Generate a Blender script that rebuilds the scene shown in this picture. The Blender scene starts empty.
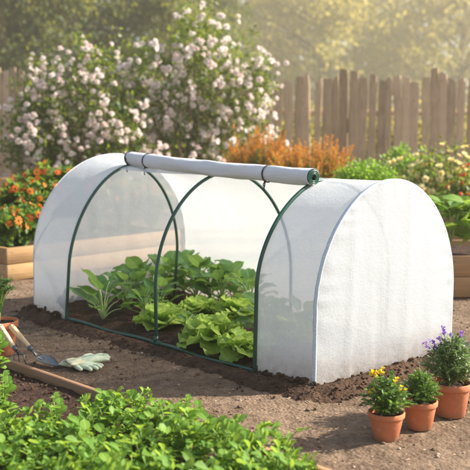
import bpy, bmesh, math, random
import numpy as np

S = bpy.context.scene
COL = S.collection
rng = np.random.default_rng(11)
random.seed(11)
R = math.radians

# ------------------------------------------------------------------ camera
CX, CY, CZ, YAW, PIT, FPX = 2.2686, -2.4877, 1.0217, -0.8397, 0.1116, 858.5433
cam_d = bpy.data.cameras.new('camera')
cam = bpy.data.objects.new('camera', cam_d)
COL.objects.link(cam)
cam.location = (CX, CY, CZ)
cam.rotation_euler = (math.pi / 2 - PIT, 0, -YAW)
cam_d.sensor_width = 36.0
cam_d.lens = FPX / 470 * 36
cam_d.clip_start = 0.05
cam_d.clip_end = 1000
cam_d.dof.use_dof = True
cam_d.dof.focus_distance = 3.55
cam_d.dof.aperture_fstop = 3.6
S.camera = cam

# ------------------------------------------------------------------ world and sun
SUN_EL = 33.0
SUN_DIR = np.array([0.53, 0.848])            # horizontal direction towards the sun
SUN_AZ = math.atan2(SUN_DIR[0], SUN_DIR[1])  # clockwise from +Y
W = bpy.data.worlds.new('World')
S.world = W
W.use_nodes = True
wn = W.node_tree
bg = wn.nodes['Background']
sky = wn.nodes.new('ShaderNodeTexSky')
sky.sky_type = 'NISHITA'
sky.sun_disc = False
sky.sun_elevation = R(SUN_EL)
sky.sun_rotation = SUN_AZ
sky.dust_density = 2.5
wn.links.new(sky.outputs[0], bg.inputs[0])
bg.inputs[1].default_value = 0.095

sl = bpy.data.lights.new('sun', 'SUN')
sl.energy = 5.0
sl.angle = R(0.6)
sl.color = (1.0, 0.92, 0.80)
sun = bpy.data.objects.new('sun', sl)
COL.objects.link(sun)
sun.rotation_euler = (math.pi / 2 - R(SUN_EL), 0, math.pi - SUN_AZ)

S.render.engine = 'CYCLES'
S.view_settings.view_transform = 'Standard'
S.view_settings.look = 'None'
S.view_settings.exposure = 1.45
S.view_settings.gamma = 1
S.view_settings.use_curve_mapping = False
S.cycles.use_denoising = True
S.cycles.max_bounces = 9
S.cycles.transparent_max_bounces = 24
S.cycles.volume_bounces = 0
S.cycles.sample_clamp_indirect = 6

# ------------------------------------------------------------------ geometry helpers
FW = np.array([math.sin(YAW) * math.cos(PIT), math.cos(YAW) * math.cos(PIT), -math.sin(PIT)])
RT = np.array([math.cos(YAW), -math.sin(YAW), 0.0])
UP = np.cross(RT, FW)
FH = np.array([math.sin(YAW), math.cos(YAW), 0.0])
CAM = np.array([CX, CY, CZ])


def G(x, y, z=0.0):
    """world point at height z that the photograph shows at (x, y)"""
    d = FW + RT * (x - 235) / FPX - UP * (y - 235) / FPX
    return CAM + d * (z - CZ) / d[2]


def at(x, dist, z=0.0):
    """world point at height z, at a depth, in the photograph's column x"""
    p = CAM + dist * (FW + RT * (x - 235) / FPX)
    b = (z - p[2]) / UP[2]
    p = p + UP * b
    # keep the column exact after the vertical move
    k = (p - CAM) @ FW
    p = p + RT * ((x - 235) / FPX * k - (p - CAM) @ RT)
    return p


def lift(x, y, dist):
    """world point at a depth that the photograph shows at (x, y)"""
    return CAM + dist * (FW + RT * (x - 235) / FPX - UP * (y - 235) / FPX)


def proj(p):
    d = np.asarray(p) - CAM
    k = d @ FW
    return 235 + FPX * (d @ RT) / k, 235 - FPX * (d @ UP) / k, k


def unit(v):
    v = np.asarray(v, float)
    return v / np.maximum(np.linalg.norm(v, axis=-1, keepdims=True), 1e-9)


class MB:
    """collects vertices, faces and uvs and links them as one mesh object"""

    def __init__(s):
        s.v, s.f, s.u, s.m, s.n = [], [], [], [], 0

    def add(s, v, faces, uv=None, m=0):
        v = np.asarray(v, float).reshape(-1, 3)
        if uv is None:
            uv = np.zeros((len(v), 2))
        s.v.append(v)
        s.u.append(np.asarray(uv, float).reshape(-1, 2))
        for f in (faces if isinstance(faces, list) else [faces]):
            f = np.asarray(f, int)
            if f.ndim == 1:
                f = f[None]
            if f.size:
                s.f.append(f + s.n)
                s.m.append(np.full(len(f), m))
        s.n += len(v)

    def build(s, name, mats, parent=None, smooth=True):
        me = bpy.data.meshes.new(name)
        v = np.concatenate(s.v)
        u = np.concatenate(s.u)
        tot = np.concatenate([np.full(len(f), f.shape[1]) for f in s.f])
        loops = np.concatenate([f.ravel() for f in s.f])
        me.vertices.add(len(v))
        me.vertices.foreach_set('co', v.ravel())
        me.loops.add(len(loops))
        me.loops.foreach_set('vertex_index', loops.astype(np.int32))
        me.polygons.add(len(tot))
        start = np.concatenate([[0], np.cumsum(tot)[:-1]])
        me.polygons.foreach_set('loop_start', start.astype(np.int32))
        me.polygons.foreach_set('loop_total', tot.astype(np.int32))
        me.polygons.foreach_set('material_index', np.concatenate(s.m).astype(np.int32))
        me.polygons.foreach_set('use_smooth', np.full(len(tot), smooth))
        ul = me.uv_layers.new(name='uv')
        ul.data.foreach_set('uv', u[loops].ravel())
        me.update(calc_edges=True)
        me.validate()
        for mt in (mats if isinstance(mats, (list, tuple)) else [mats]):
            me.materials.append(mt)
        o = bpy.data.objects.new(name, me)
        COL.objects.link(o)
        if parent is not None:
            o.parent = parent
        return o


def grid_faces(nr, nc, close=False):
    i = np.arange(nr - 1)[:, None]
    j = np.arange(nc if close else nc - 1)[None]
    j2 = (j + 1) % nc
    return np.stack([i * nc + j, i * nc + j2, (i + 1) * nc + j2, (i + 1) * nc + j], -1).reshape(-1, 4)


def tube(mb, pts, r, n=8, cap=True, m=0, flat=1.0):
    pts = np.asarray(pts, float)
    k = len(pts)
    r = np.broadcast_to(np.asarray(r, float), (k,))
    t = unit(np.gradient(pts, axis=0))
    ref = np.array([0, 0, 1.0]) if abs(t[0][2]) < 0.9 else np.array([1.0, 0, 0])
    nrm = np.empty_like(pts)
    a = unit(np.cross(t[0], ref))
    for i in range(k):
        a = unit(a - t[i] * (a @ t[i]))
        nrm[i] = a
    b = np.cross(t, nrm)
    th = np.linspace(0, 2 * math.pi, n, endpoint=False)
    ring = pts[:, None] + r[:, None, None] * (np.cos(th)[None, :, None] * nrm[:, None] + flat * np.sin(th)[None, :, None] * b[:, None])
    faces = [grid_faces(k, n, True)]
    ln = np.concatenate([[0], np.cumsum(np.linalg.norm(np.diff(pts, axis=0), axis=1))])
    uv = np.stack([np.broadcast_to(th / 6.283, (k, n)), np.broadcast_to(ln[:, None], (k, n))], -1)
    if cap:
        faces.append(np.arange(n)[::-1][None])
        faces.append((np.arange(n) + (k - 1) * n)[None])
    mb.add(ring, faces, uv, m)


def lathe(mb, prof, n=32, c=(0, 0, 0), m=0):
    prof = np.asarray(prof, float)
    th = np.linspace(0, 2 * math.pi, n, endpoint=False)
    v = np.stack([prof[:, 0, None] * np.cos(th), prof[:, 0, None] * np.sin(th), np.broadcast_to(prof[:, 1, None], (len(prof), n))], -1)
    mb.add(v + np.asarray(c), grid_faces(len(prof), n, True)[:, ::-1], None, m)


def box(mb, c, size, ax=None, bevel=0.004, m=0):
    """bevelled box; ax = 3 rows of axes"""
    bm = bmesh.new()
    bmesh.ops.create_cube(bm, size=1)
    for v in bm.verts:
        v.co.x *= size[0]
        v.co.y *= size[1]
        v.co.z *= size[2]
    if bevel:
        bmesh.ops.bevel(bm, geom=bm.edges[:], offset=bevel, segments=1, affect='EDGES')
    bm.verts.index_update()
    v = np.array([x.co[:] for x in bm.verts])
    A = np.eye(3) if ax is None else np.asarray(ax, float)
    by = {}
    for f in bm.faces:
        by.setdefault(len(f.verts), []).append([q.index for q in f.verts])
    uv = v[:, :2] if size[0] >= size[2] else v[:, [2, 1]]
    mb.add(v @ A + np.asarray(c), [np.array(q) for q in by.values()], v[:, [0, 2]] + rng.random() * 7, m)
    bm.free()


def frames(d, up, s, roll=None):
    """N orientation matrices: columns side, axis, normal, scaled by s"""
    y = unit(d)
    up = np.broadcast_to(np.asarray(up, float), y.shape)
    x = np.cross(y, up)
    bad = np.linalg.norm(x, axis=1) < 1e-3
    x[bad] = np.cross(y[bad], np.array([1.0, 0.2, 0]))
    x = unit(x)
    z = np.cross(x, y)
    if roll is not None:
        c, si = np.cos(roll)[:, None], np.sin(roll)[:, None]
        x, z = x * c + z * si, z * c - x * si
    M = np.stack([x, y, z], -1)
    s = np.asarray(s, float)
    return M * (s[:, None, None] if s.ndim == 1 else s)


def stamp(mb, T, pos, M, m=0):
    tv, tf, tu = T
    pos = np.asarray(pos, float)
    N = len(pos)
    if N == 0:
        return
    v = np.einsum('nij,kj->nki', M, tv) + pos[:, None]
    k = len(tv)
    fs = [(f[None] + (np.arange(N) * k)[:, None, None]).reshape(-1, f.shape[1]) for f in (tf if isinstance(tf, list) else [tf])]
    mb.add(v, fs, np.tile(tu, (N, 1)), m)


def leafT(nu, nv, shape, width, fold=0.2, curl=0.6, wave=0.0, freq=3.0, ph=0.0, cup=0.0):
    t = np.linspace(0, 1, nv + 1)
    if shape == 'lett':
        t = 1 - (1 - t) ** 1.6
    u = np.linspace(-1, 1, nu + 1)
    w = {'oval': lambda t: np.sin(math.pi * t ** 0.85) ** 0.75,
         'obov': lambda t: np.sin(math.pi * np.clip(t, 0, 1) ** 1.35) ** 0.72,
         'lance': lambda t: np.sin(math.pi * t ** 0.7) ** 1.0,
         'lett': lambda t: (0.24 + 0.76 * np.sin(math.pi * 0.5 * (t / 0.58).clip(0, 1)) ** 1.3) * np.sqrt(np.clip(1 - ((t - 0.58) / 0.422).clip(0) ** 2.3, 0, 1)),
         'petal': lambda t: np.sin(math.pi * np.clip(t * 0.93 + 0.03, 0, 1) ** 1.5) ** 0.6}[shape](t)
    w = np.maximum(w, 0.012) * width * 0.5
    a = -curl * t
    st = np.diff(t)
    y = np.concatenate([[0], np.cumsum(np.cos((a[1:] + a[:-1]) / 2) * st)])
    z = np.concatenate([[0], np.cumsum(np.sin((a[1:] + a[:-1]) / 2) * st)])
    U, Tt = np.meshgrid(u, t)
    Wd = w[:, None]
    X = U * Wd
    au = np.abs(U)
    lz = fold * au * Wd + cup * U ** 2 * Wd + wave * np.sin(freq * 2 * math.pi * Tt + ph + np.sign(U) * 1.1) * au ** 1.6 * (0.25 + Tt)
    ny, nz = -np.sin(a)[:, None], np.cos(a)[:, None]
    v = np.stack([X, y[:, None] + ny * lz, z[:, None] + nz * lz], -1)
    uv = np.stack([U * 0.5 + 0.5, Tt], -1)
    return v.reshape(-1, 3), grid_faces(nv + 1, nu + 1), uv.reshape(-1, 2)


TINY = (np.array([[0, 0, 0], [-.27, .42, .06], [0, .45, -.02], [.27, .42, .06], [0, 1, -.1]], float),
        np.array([[0, 2, 1, 1], [0, 3, 2, 2], [1, 2, 4, 4], [2, 3, 4, 4]])[:, :3],
        np.array([[.5, 0], [0, .45], [.5, .45], [1, .45], [.5, 1]]))


def rand_dirs(n, zbias=0.0):
    d = rng.normal(size=(n, 3))
    d[:, 2] += zbias
    return unit(d)


# value noise in numpy
_P = rng.random((64, 64, 16))


def vnoise(x, y, z=0.0):
    x, y, z = np.broadcast_arrays(np.asarray(x, float), np.asarray(y, float), np.asarray(z, float))
    xi, yi, zi = np.floor(x).astype(int), np.floor(y).astype(int), np.floor(z).astype(int)
    fx, fy, fz = x - xi, y - yi, z - zi
    fx, fy, fz = [f * f * (3 - 2 * f) for f in (fx, fy, fz)]
    o = 0
    for a in (0, 1):
        for b in (0, 1):
            for c in (0, 1):
                o = o + _P[(xi + a) % 64, (yi + b) % 64, (zi + c) % 16] * (fx if a else 1 - fx) * (fy if b else 1 - fy) * (fz if c else 1 - fz)
    return o


def fbm(x, y, z=0.0, oct=4):
    s, a, t = 0, 1, 0
    for k in range(oct):
        s = s + a * vnoise(x * 2 ** k + 17 * k, y * 2 ** k + 31 * k, z * 2 ** k)
        t += a
        a *= 0.5
    return s / t - 0.5


# ------------------------------------------------------------------ scene-object helpers
def tag(o, label=None, cat=None, group=None, kind=None):
    if label:
        o['label'] = label
    if cat:
        o['category'] = cat
    if group:
        o['group'] = group
    if kind:
        o['kind'] = kind
    return o


def thing(name, label, cat, loc=(0, 0, 0), rz=0.0, group=None):
    o = bpy.data.objects.new(name, None)
    o.empty_display_size = 0.1
    COL.objects.link(o)
    o.location = [float(q) for q in loc]
    o.rotation_euler = (0, 0, rz)
    return tag(o, label, cat, group)


KIDS = {}


def copy_tree(o, parent=None):
    c = o.copy()
    COL.objects.link(c)
    if parent is not None:
        c.parent = parent
    for ch in list(o.children):
        copy_tree(ch, c)
    return c


# ------------------------------------------------------------------ materials
class NT:
    def __init__(s, name):
        s.mat = bpy.data.materials.new(name)
        s.mat.use_nodes = True
        s.t = s.mat.node_tree
        s.t.nodes.clear()
        s.out = s.n('OutputMaterial')

    def n(s, typ, **kw):
        nd = s.t.nodes.new('ShaderNode' + typ)
        for k, v in kw.items():
            if k.startswith('_'):
                setattr(nd, k[1:], v)
            else:
                s.set(nd, k, v)
        return nd

    def set(s, nd, key, v):
        key = key.replace('__', ' ')
        i = nd.inputs[int(key[1:])] if key[0] == 'i' and key[1:].isdigit() else nd.inputs[key]
        if isinstance(v, bpy.types.NodeSocket):
            s.t.links.new(v, i)
        else:
            i.default_value = v

    def ramp(s, fac, stops):
        nd = s.n('ValToRGB')
        e = nd.color_ramp.elements
        while len(e) < len(stops):
            e.new(0.5)
        for q, (p, c) in zip(e, stops):
            q.position = p
            q.color = (*c, 1)
        s.t.links.new(fac, nd.inputs[0])
        return nd.outputs[0]

    def noise(s, vec, scale, detail=4, rough=0.55):
        nd = s.n('TexNoise', Scale=scale, Detail=detail, Roughness=rough)
        if vec is not None:
            s.t.links.new(vec, nd.inputs['Vector'])
        return nd.outputs[0]

    def mixc(s, fac, a, b, mode='MIX'):
        nd = s.n('MixRGB', _blend_type=mode)
        s.set(nd, 'i0', fac)
        s.set(nd, 'i1', a if not isinstance(a, tuple) else (*a, 1))
        s.set(nd, 'i2', b if not isinstance(b, tuple) else (*b, 1))
        return nd.outputs[0]

    def math(s, op, a, b=0.0):
        nd = s.n('Math', _operation=op)
        s.set(nd, 'i0', a)
        s.set(nd, 'i1', b)
        return nd.outputs[0]

    def bump(s, h, strength=0.5, dist=0.01):
        nd = s.n('Bump', Strength=strength, Distance=dist, Height=h)
        return nd.outputs[0]

    def done(s, shader):
        s.t.links.new(shader, s.out.inputs['Surface'])
        return s.mat


def leafmat(name, c1, c2, tr=(0.35, 0.5, 0.06), tf=0.4, rough=0.45, vein=None, spec=0.4):
    b = NT(name)
    g = b.n('NewGeometry')
    tc = b.n('TexCoord')
    oi = b.n('ObjectInfo')
    f = b.math('ADD', b.math('MULTIPLY', g.outputs['Random Per Island'], 0.8), b.math('MULTIPLY', oi.outputs['Random'], 0.2))
    col = b.ramp(f, [(0.0, c1), (1.0, c2)])
    nz = b.noise(tc.outputs['Object'], 28.0, 3)
    col = b.mixc(b.math('MULTIPLY', nz, 0.55), col, tuple(q * 0.55 for q in c1))
    nrm = None
    if vein:
        sep = b.n('SeparateXYZ')
        b.t.links.new(tc.outputs['UV'], sep.inputs[0])
        d = b.math('ABSOLUTE', b.math('SUBTRACT', sep.outputs[0], 0.5))
        mid = b.math('LESS_THAN', d, 0.035)
        side = b.math('SINE', b.math('ADD', b.math('MULTIPLY', b.math('SUBTRACT', sep.outputs[1], b.math('MULTIPLY', d, 0.7)), 38.0), b.math('MULTIPLY', nz, 3.0)))
        sv = b.math('MULTIPLY', b.math('GREATER_THAN', side, 0.93), 0.22)
        vm = b.math('MAXIMUM', b.math('MULTIPLY', mid, 0.75), sv)
        col = b.mixc(vm, col, vein)
        nrm = b.bump(b.math('ADD', side, b.math('MULTIPLY', nz, 4.0)), 0.10, 0.004)
    p = b.n('BsdfPrincipled', Base__Color=col, Roughness=rough)
    p.inputs['Specular IOR Level'].default_value = spec
    t = b.n('BsdfTranslucent', Color=b.mixc(0.55, col, tr))
    if nrm is not None:
        b.set(p, 'Normal', nrm)
    mx = b.n('MixShader', i0=tf, i1=p.outputs[0], i2=t.outputs[0])
    return b.done(mx.outputs[0])


def petalmat(name, c1, c2, tf=0.35):
    b = NT(name)
    g = b.n('NewGeometry')
    oi = b.n('ObjectInfo')
    f = b.math('ADD', b.math('MULTIPLY', g.outputs['Random Per Island'], 0.5), b.math('MULTIPLY', oi.outputs['Random'], 0.5))
    col = b.ramp(f, [(0.15, c1), (0.85, c2)])
    p = b.n('BsdfPrincipled', Base__Color=col, Roughness=0.6)
    p.inputs['Specular IOR Level'].default_value = 0.2
    t = b.n('BsdfTranslucent', Color=col)
    return b.done(b.n('MixShader', i0=tf, i1=p.outputs[0], i2=t.outputs[0]).outputs[0])


def plain(name, c, rough=0.6, var=0.15, scale=30.0, metal=0.0, bump=0.0):
    b = NT(name)
    tc = b.n('TexCoord')
    nz = b.noise(tc.outputs['Object'], scale, 5)
    col = b.ramp(nz, [(0.3, tuple(q * (1 - var) for q in c)), (0.7, tuple(min(1, q * (1 + var)) for q in c))])
    p = b.n('BsdfPrincipled', Base__Color=col, Roughness=rough, Metallic=metal)
    if bump:
        b.set(p, 'Normal', b.bump(nz, bump, 0.01))
    return b.done(p.outputs[0])


def soilmat(name, dark, mid, light, grain=1.0, pebble=True):
    b = NT(name)
    tc = b.n('TexCoord')
    v = tc.outputs['Object']
    big = b.noise(v, 1.6, 5)
    med = b.noise(v, 16.0, 6, 0.65)
    fine = b.noise(v, 95.0, 5, 0.7)
    f = b.math('ADD', b.math('MULTIPLY', big, 0.35), b.math('ADD', b.math('MULTIPLY', med, 0.4), b.math('MULTIPLY', fine, 0.35)))
    col = b.ramp(f, [(0.38, dark), (0.54, mid), (0.70, light)])
    vo = b.n('TexVoronoi', Scale=70.0)
    b.t.links.new(v, vo.inputs['Vector'])
    crumbs = b.math('SUBTRACT', 1.0, vo.outputs['Distance'])
    vo2 = b.n('TexVoronoi', Scale=26.0)
    b.t.links.new(v, vo2.inputs['Vector'])
    if pebble:
        sc = b.n('SeparateColor')
        b.t.links.new(vo.outputs['Color'], sc.inputs[0])
        pk = b.math('MULTIPLY', b.math('GREATER_THAN', sc.outputs[0], 0.965), b.math('LESS_THAN', vo.outputs['Distance'], 0.34))
        col = b.mixc(pk, col, tuple(min(0.6, q * 1.55) for q in light))
    h = b.math('ADD', b.math('MULTIPLY', fine, 0.7), b.math('ADD', b.math('MULTIPLY', crumbs, 0.5), b.math('ADD', med, b.math('MULTIPLY', vo2.outputs['Distance'], -0.5))))
    p = b.n('BsdfPrincipled', Base__Color=col, Roughness=0.95, Normal=b.bump(h, 0.9 * grain, 0.012))
    p.inputs['Specular IOR Level'].default_value = 0.15
    return b.done(p.outputs[0])


def woodmat(name, a, c, gap=None, grain=1.0, grey=0.0):
    """wood whose grain runs along local uv.x (metres)"""
    b = NT(name)
    tc = b.n('TexCoord')
    g = b.n('ObjectInfo')
    mp = b.n('Mapping')
    mp.inputs['Scale'].default_value = (2.2, 38.0, 1.0)
    b.t.links.new(tc.outputs['UV'], mp.inputs['Vector'])
    n1 = b.noise(mp.outputs[0], 1.6, 6, 0.6)
    n2 = b.noise(tc.outputs['Object'], 3.0, 3)
    f = b.math('ADD', b.math('MULTIPLY', n1, 0.6), b.math('ADD', b.math('MULTIPLY', n2, 0.25), b.math('MULTIPLY', g.outputs['Random'], 0.3)))
    col = b.ramp(f, [(0.35, a), (0.8, c)])
    mp2 = b.n('Mapping')
    mp2.inputs['Scale'].default_value = (3.0, 11.0, 1)
    b.t.links.new(tc.outputs['UV'], mp2.inputs['Vector'])
    vo = b.n('TexVoronoi', Scale=1.3)
    b.t.links.new(mp2.outputs[0], vo.inputs['Vector'])
    kn = b.math('LESS_THAN', vo.outputs['Distance'], 0.09)
    col = b.mixc(b.math('MULTIPLY', kn, 0.6), col, tuple(q * 0.4 for q in a))
    p = b.n('BsdfPrincipled', Base__Color=col, Roughness=0.75, Normal=b.bump(n1, 0.5 * grain, 0.006))
    p.inputs['Specular IOR Level'].default_value = 0.25
    return b.done(p.outputs[0])


def fabricmat(name, base=(0.70, 0.73, 0.76), clear=0.22, transl=0.34, amp=1.0):
    b = NT(name)
    tc = b.n('TexCoord')
    sep = b.n('SeparateXYZ')
    b.t.links.new(tc.outputs['UV'], sep.inputs[0])
    jit = b.math('MULTIPLY', b.noise(tc.outputs['UV'], 6.0, 2), 9.0)
    rows = b.math('SINE', b.math('ADD', b.math('MULTIPLY', sep.outputs[1], 2 * math.pi / 0.0062), jit))
    cols = b.math('SINE', b.math('ADD', b.math('MULTIPLY', sep.outputs[0], 2 * math.pi / 0.0075), jit))
    mott = b.math('SUBTRACT', b.noise(tc.outputs['UV'], 85.0, 3, 0.7), 0.5)
    w = b.math('ADD', b.math('ADD', b.math('MULTIPLY', rows, 0.040 * amp), b.math('MULTIPLY', cols, 0.012 * amp)), b.math('MULTIPLY', mott, 0.22 * min(1.0, amp + 0.3)))
    stain = b.noise(tc.outputs['Object'], 4.0, 4)
    # soil splashes low on the cloth
    so = b.n('SeparateXYZ')
    b.t.links.new(tc.outputs['Object'], so.inputs[0])
    low = b.n('MapRange')
    b.t.links.new(so.outputs[2], low.inputs[0])
    low.inputs[1].default_value = 0.02
    low.inputs[2].default_value = 0.17
    low.inputs[3].default_value = 1.0
    low.inputs[4].default_value = 0.0
    dirt = b.math('MULTIPLY', low.outputs[0], b.noise(tc.outputs['Object'], 30.0, 4))
    col = b.mixc(b.math('MULTIPLY', stain, 0.12), base, (0.60, 0.62, 0.63))
    col = b.mixc(dirt, col, (0.25, 0.16, 0.10))
    fac = b.math('ADD', b.math('ADD', clear, w), b.math('MULTIPLY', b.math('SUBTRACT', stain, 0.5), -0.12))
    wr = b.noise(tc.outputs['Object'], 7.0, 3)
    nb = b.bump(b.math('ADD', b.math('MULTIPLY', wr, 1.0), b.math('ADD', b.math('MULTIPLY', rows, 0.02), b.math('MULTIPLY', mott, 0.35))), 0.28, 0.02)
    d = b.n('BsdfDiffuse', Color=col, Normal=nb)
    t = b.n('BsdfTranslucent', Color=col, Normal=nb)
    m1 = b.n('MixShader', i0=transl, i1=d.outputs[0], i2=t.outputs[0])
    tr = b.n('BsdfTransparent')
    m2 = b.n('MixShader', i0=fac, i1=m1.outputs[0], i2=tr.outputs[0])
    return b.done(m2.outputs[0])


M = {}
M['soil'] = soilmat('soil', (0.062, 0.039, 0.024), (0.152, 0.103, 0.068), (0.295, 0.212, 0.145))
M['soil_dark'] = soilmat('dark_soil', (0.018, 0.010, 0.007), (0.046, 0.026, 0.018), (0.11, 0.064, 0.044), 1.3)
M['berm'] = soilmat('moist_soil', (0.032, 0.018, 0.011), (0.082, 0.047, 0.030), (0.16, 0.097, 0.064), 1.4, False)
M['pebble'] = plain('pebble_stone', (0.34, 0.26, 0.20), 0.9, 0.35, 9.0)
M['fabric'] = fabricmat('row_cover_fabric')
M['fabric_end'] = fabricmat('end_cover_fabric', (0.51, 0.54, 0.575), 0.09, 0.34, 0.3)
M['roll'] = fabricmat('rolled_fabric', (0.70, 0.71, 0.73), 0.0, 0.10, 0.0)
M['seam'] = plain('seam_tape', (0.55, 0.60, 0.65), 0.9, 0.16, 130)
M['hoop'] = plain('green_coated_steel', (0.010, 0.062, 0.042), 0.32, 0.2, 12)
M['cord_hole'] = plain('black_cord_and_hole', (0.015, 0.018, 0.017), 0.7)
M['pine'] = woodmat('pine_board', (0.27, 0.15, 0.062), (0.56, 0.36, 0.18))
M['brownwood'] = woodmat('brown_board', (0.22, 0.12, 0.055), (0.44, 0.26, 0.135))
M['edging'] = woodmat('edging_wood', (0.22, 0.115, 0.06), (0.44, 0.26, 0.145))
M['fence'] = woodmat('weathered_fence_wood', (0.24, 0.165, 0.105), (0.62, 0.46, 0.31), grain=2.2)
def terramat():
    b = NT('terracotta')
    tc = b.n('TexCoord')
    n1 = b.noise(tc.outputs['Object'], 9.0, 5)
    n2 = b.noise(tc.outputs['Object'], 34.0, 6, 0.7)
    n3 = b.noise(tc.outputs['Object'], 140.0, 3)
    col = b.ramp(n1, [(0.3, (0.40, 0.130, 0.060)), (0.7, (0.53, 0.20, 0.098))])
    salt = b.n('MapRange')
    b.t.links.new(n2, salt.inputs[0])
    salt.inputs[1].default_value = 0.56
    salt.inputs[2].default_value = 0.72
    col = b.mixc(b.math('MULTIPLY', salt.outputs[0], 0.42), col, (0.58, 0.42, 0.33))
    so = b.n('SeparateXYZ')
    b.t.links.new(tc.outputs['Object'], so.inputs[0])
    low = b.n('MapRange')
    b.t.links.new(so.outputs[2], low.inputs[0])
    low.inputs[1].default_value = 0.0
    low.inputs[2].default_value = 0.03
    low.inputs[3].default_value = 0.9
    low.inputs[4].default_value = 0.0
    col = b.mixc(b.math('MULTIPLY', low.outputs[0], n2), col, (0.16, 0.10, 0.07))
    p = b.n('BsdfPrincipled', Base__Color=col, Roughness=0.85, Normal=b.bump(b.math('ADD', n2, n3), 0.2, 0.004))
    p.inputs['Specular IOR Level'].default_value = 0.2
    return b.done(p.outputs[0])


M['terra'] = terramat()
M['handle'] = woodmat('ash_handle', (0.55, 0.38, 0.21), (0.72, 0.54, 0.34))
M['steel'] = plain('dark_tool_steel', (0.13, 0.145, 0.155), 0.42, 0.3, 26, 0.75)
M['glove'] = plain('pale_green_cotton', (0.50, 0.57, 0.40), 0.9, 0.12, 40, 0, 0.2)
M['cuff'] = plain('cream_cotton', (0.62, 0.60, 0.38), 0.9, 0.1, 40, 0, 0.2)
M['stem'] = plain('green_stem', (0.16, 0.25, 0.05), 0.6)
M['pale_stem'] = plain('pale_leaf_stalk', (0.38, 0.50, 0.18), 0.5)
M['bark'] = plain('bark', (0.13, 0.09, 0.06), 0.9, 0.4, 20, 0, 0.6)
M['lettuce'] = leafmat('lettuce_leaf', (0.36, 0.56, 0.08), (0.58, 0.74, 0.16), (0.78, 0.95, 0.22), 0.52, 0.42, (0.58, 0.70, 0.22))
M['chard'] = leafmat('chard_leaf', (0.075, 0.21, 0.05), (0.17, 0.34, 0.085), (0.46, 0.68, 0.12), 0.42, 0.38, (0.30, 0.44, 0.16))
M['seedling'] = leafmat('seedling_leaf', (0.075, 0.20, 0.022), (0.24, 0.40, 0.055), (0.54, 0.72, 0.08), 0.45, 0.5, (0.36, 0.52, 0.14), 0.25)
M['herb'] = leafmat('herb_leaf', (0.055, 0.14, 0.025), (0.14, 0.26, 0.04), (0.35, 0.52, 0.07), 0.4)
M['rosemary'] = leafmat('rosemary_needle', (0.045, 0.12, 0.035), (0.12, 0.22, 0.06), (0.25, 0.40, 0.08), 0.3)
M['lavleaf'] = leafmat('lavender_leaf', (0.09, 0.16, 0.06), (0.20, 0.29, 0.11), (0.35, 0.48, 0.12), 0.35)
M['bushleaf'] = leafmat('shrub_leaf', (0.028, 0.075, 0.012), (0.11, 0.19, 0.025), (0.46, 0.52, 0.04), 0.42)
M['bedleaf'] = leafmat('flower_bed_leaf', (0.04, 0.12, 0.018), (0.13, 0.25, 0.035), (0.40, 0.56, 0.06), 0.42)
M['boxleaf'] = leafmat('box_leaf', (0.075, 0.20, 0.02), (0.19, 0.37, 0.035), (0.48, 0.70, 0.05), 0.45)
M['treeleaf'] = leafmat('tree_leaf', (0.05, 0.085, 0.016), (0.12, 0.15, 0.03), (0.42, 0.40, 0.05), 0.45, 0.6)
M['goldlight'] = leafmat('golden_light_tree_leaf', (0.17, 0.17, 0.03), (0.36, 0.32, 0.07), (0.80, 0.66, 0.14), 0.45, 0.6)  # golden backlight painted into the leaf colour
M['conifer'] = leafmat('dark_tree_leaf', (0.03, 0.055, 0.014), (0.07, 0.10, 0.022), (0.30, 0.32, 0.05), 0.4, 0.6)
M['pink'] = petalmat('pale_pink_petal', (0.84, 0.66, 0.63), (0.88, 0.83, 0.79), 0.42)
M['orange'] = petalmat('orange_petal', (0.62, 0.10, 0.015), (0.78, 0.23, 0.03), 0.35)
M['spike'] = petalmat('amber_spike', (0.46, 0.17, 0.018), (0.66, 0.33, 0.05), 0.35)
M['cream'] = petalmat('cream_petal', (0.85, 0.66, 0.18), (0.88, 0.82, 0.50), 0.35)
M['yellow'] = petalmat('yellow_petal', (0.80, 0.55, 0.02), (0.85, 0.68, 0.06), 0.35)
M['violet'] = petalmat('violet_petal', (0.16, 0.07, 0.42), (0.32, 0.17, 0.55), 0.35)
M['eye'] = plain('flower_eye', (0.13, 0.05, 0.015), 0.9)
M['eyey'] = plain('yellow_flower_eye', (0.55, 0.30, 0.02), 0.9)


def grassmat():
    b = NT('lawn_grass')
    tc = b.n('TexCoord')
    n1 = b.noise(tc.outputs['Object'], 0.9, 4)
    n2 = b.noise(tc.outputs['Object'], 30.0, 4)
    col = b.ramp(b.math('ADD', b.math('MULTIPLY', n1, 0.5), b.math('MULTIPLY', n2, 0.5)), [(0.3, (0.08, 0.14, 0.02)), (0.7, (0.24, 0.30, 0.055))])
    p = b.n('BsdfPrincipled', Base__Color=col, Roughness=0.9, Normal=b.bump(n2, 0.6, 0.03))
    return b.done(p.outputs[0])


M['grass'] = grassmat()

# ------------------------------------------------------------------ ground
def axis_coords(a, b, step, far):
    core = np.arange(a, b + step, step)
    g = step * 1.35 ** np.arange(1, 40)
    g = np.cumsum(g)
    g = g[g < far]
    return np.concatenate([(a - g)[::-1], core, b + g])


def soil_h(x, y):
    m = np.exp(-((x + 1) / 6) ** 2 - ((y - 0.5) / 6) ** 2)
    h = fbm(x * 2.2, y * 2.2, 0.0, 3) * 0.022 + fbm(x * 14, y * 14, 3.3, 3) * 0.016 + np.maximum(fbm(x * 34, y * 34, 5.5, 2), 0.02) * 0.018
    return h * m - 0.004


gx = axis_coords(-4.6, 1.6, 0.018, 118)
gy = axis_coords(-1.7, 2.9, 0.018, 118)
XX, YY = np.meshgrid(gx, gy)
mb = MB()
mb.add(np.stack([XX, YY, soil_h(XX, YY)], -1), grid_faces(len(gy), len(gx)))
tag(mb.build('ground', M['soil']), kind='structure')

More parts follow.
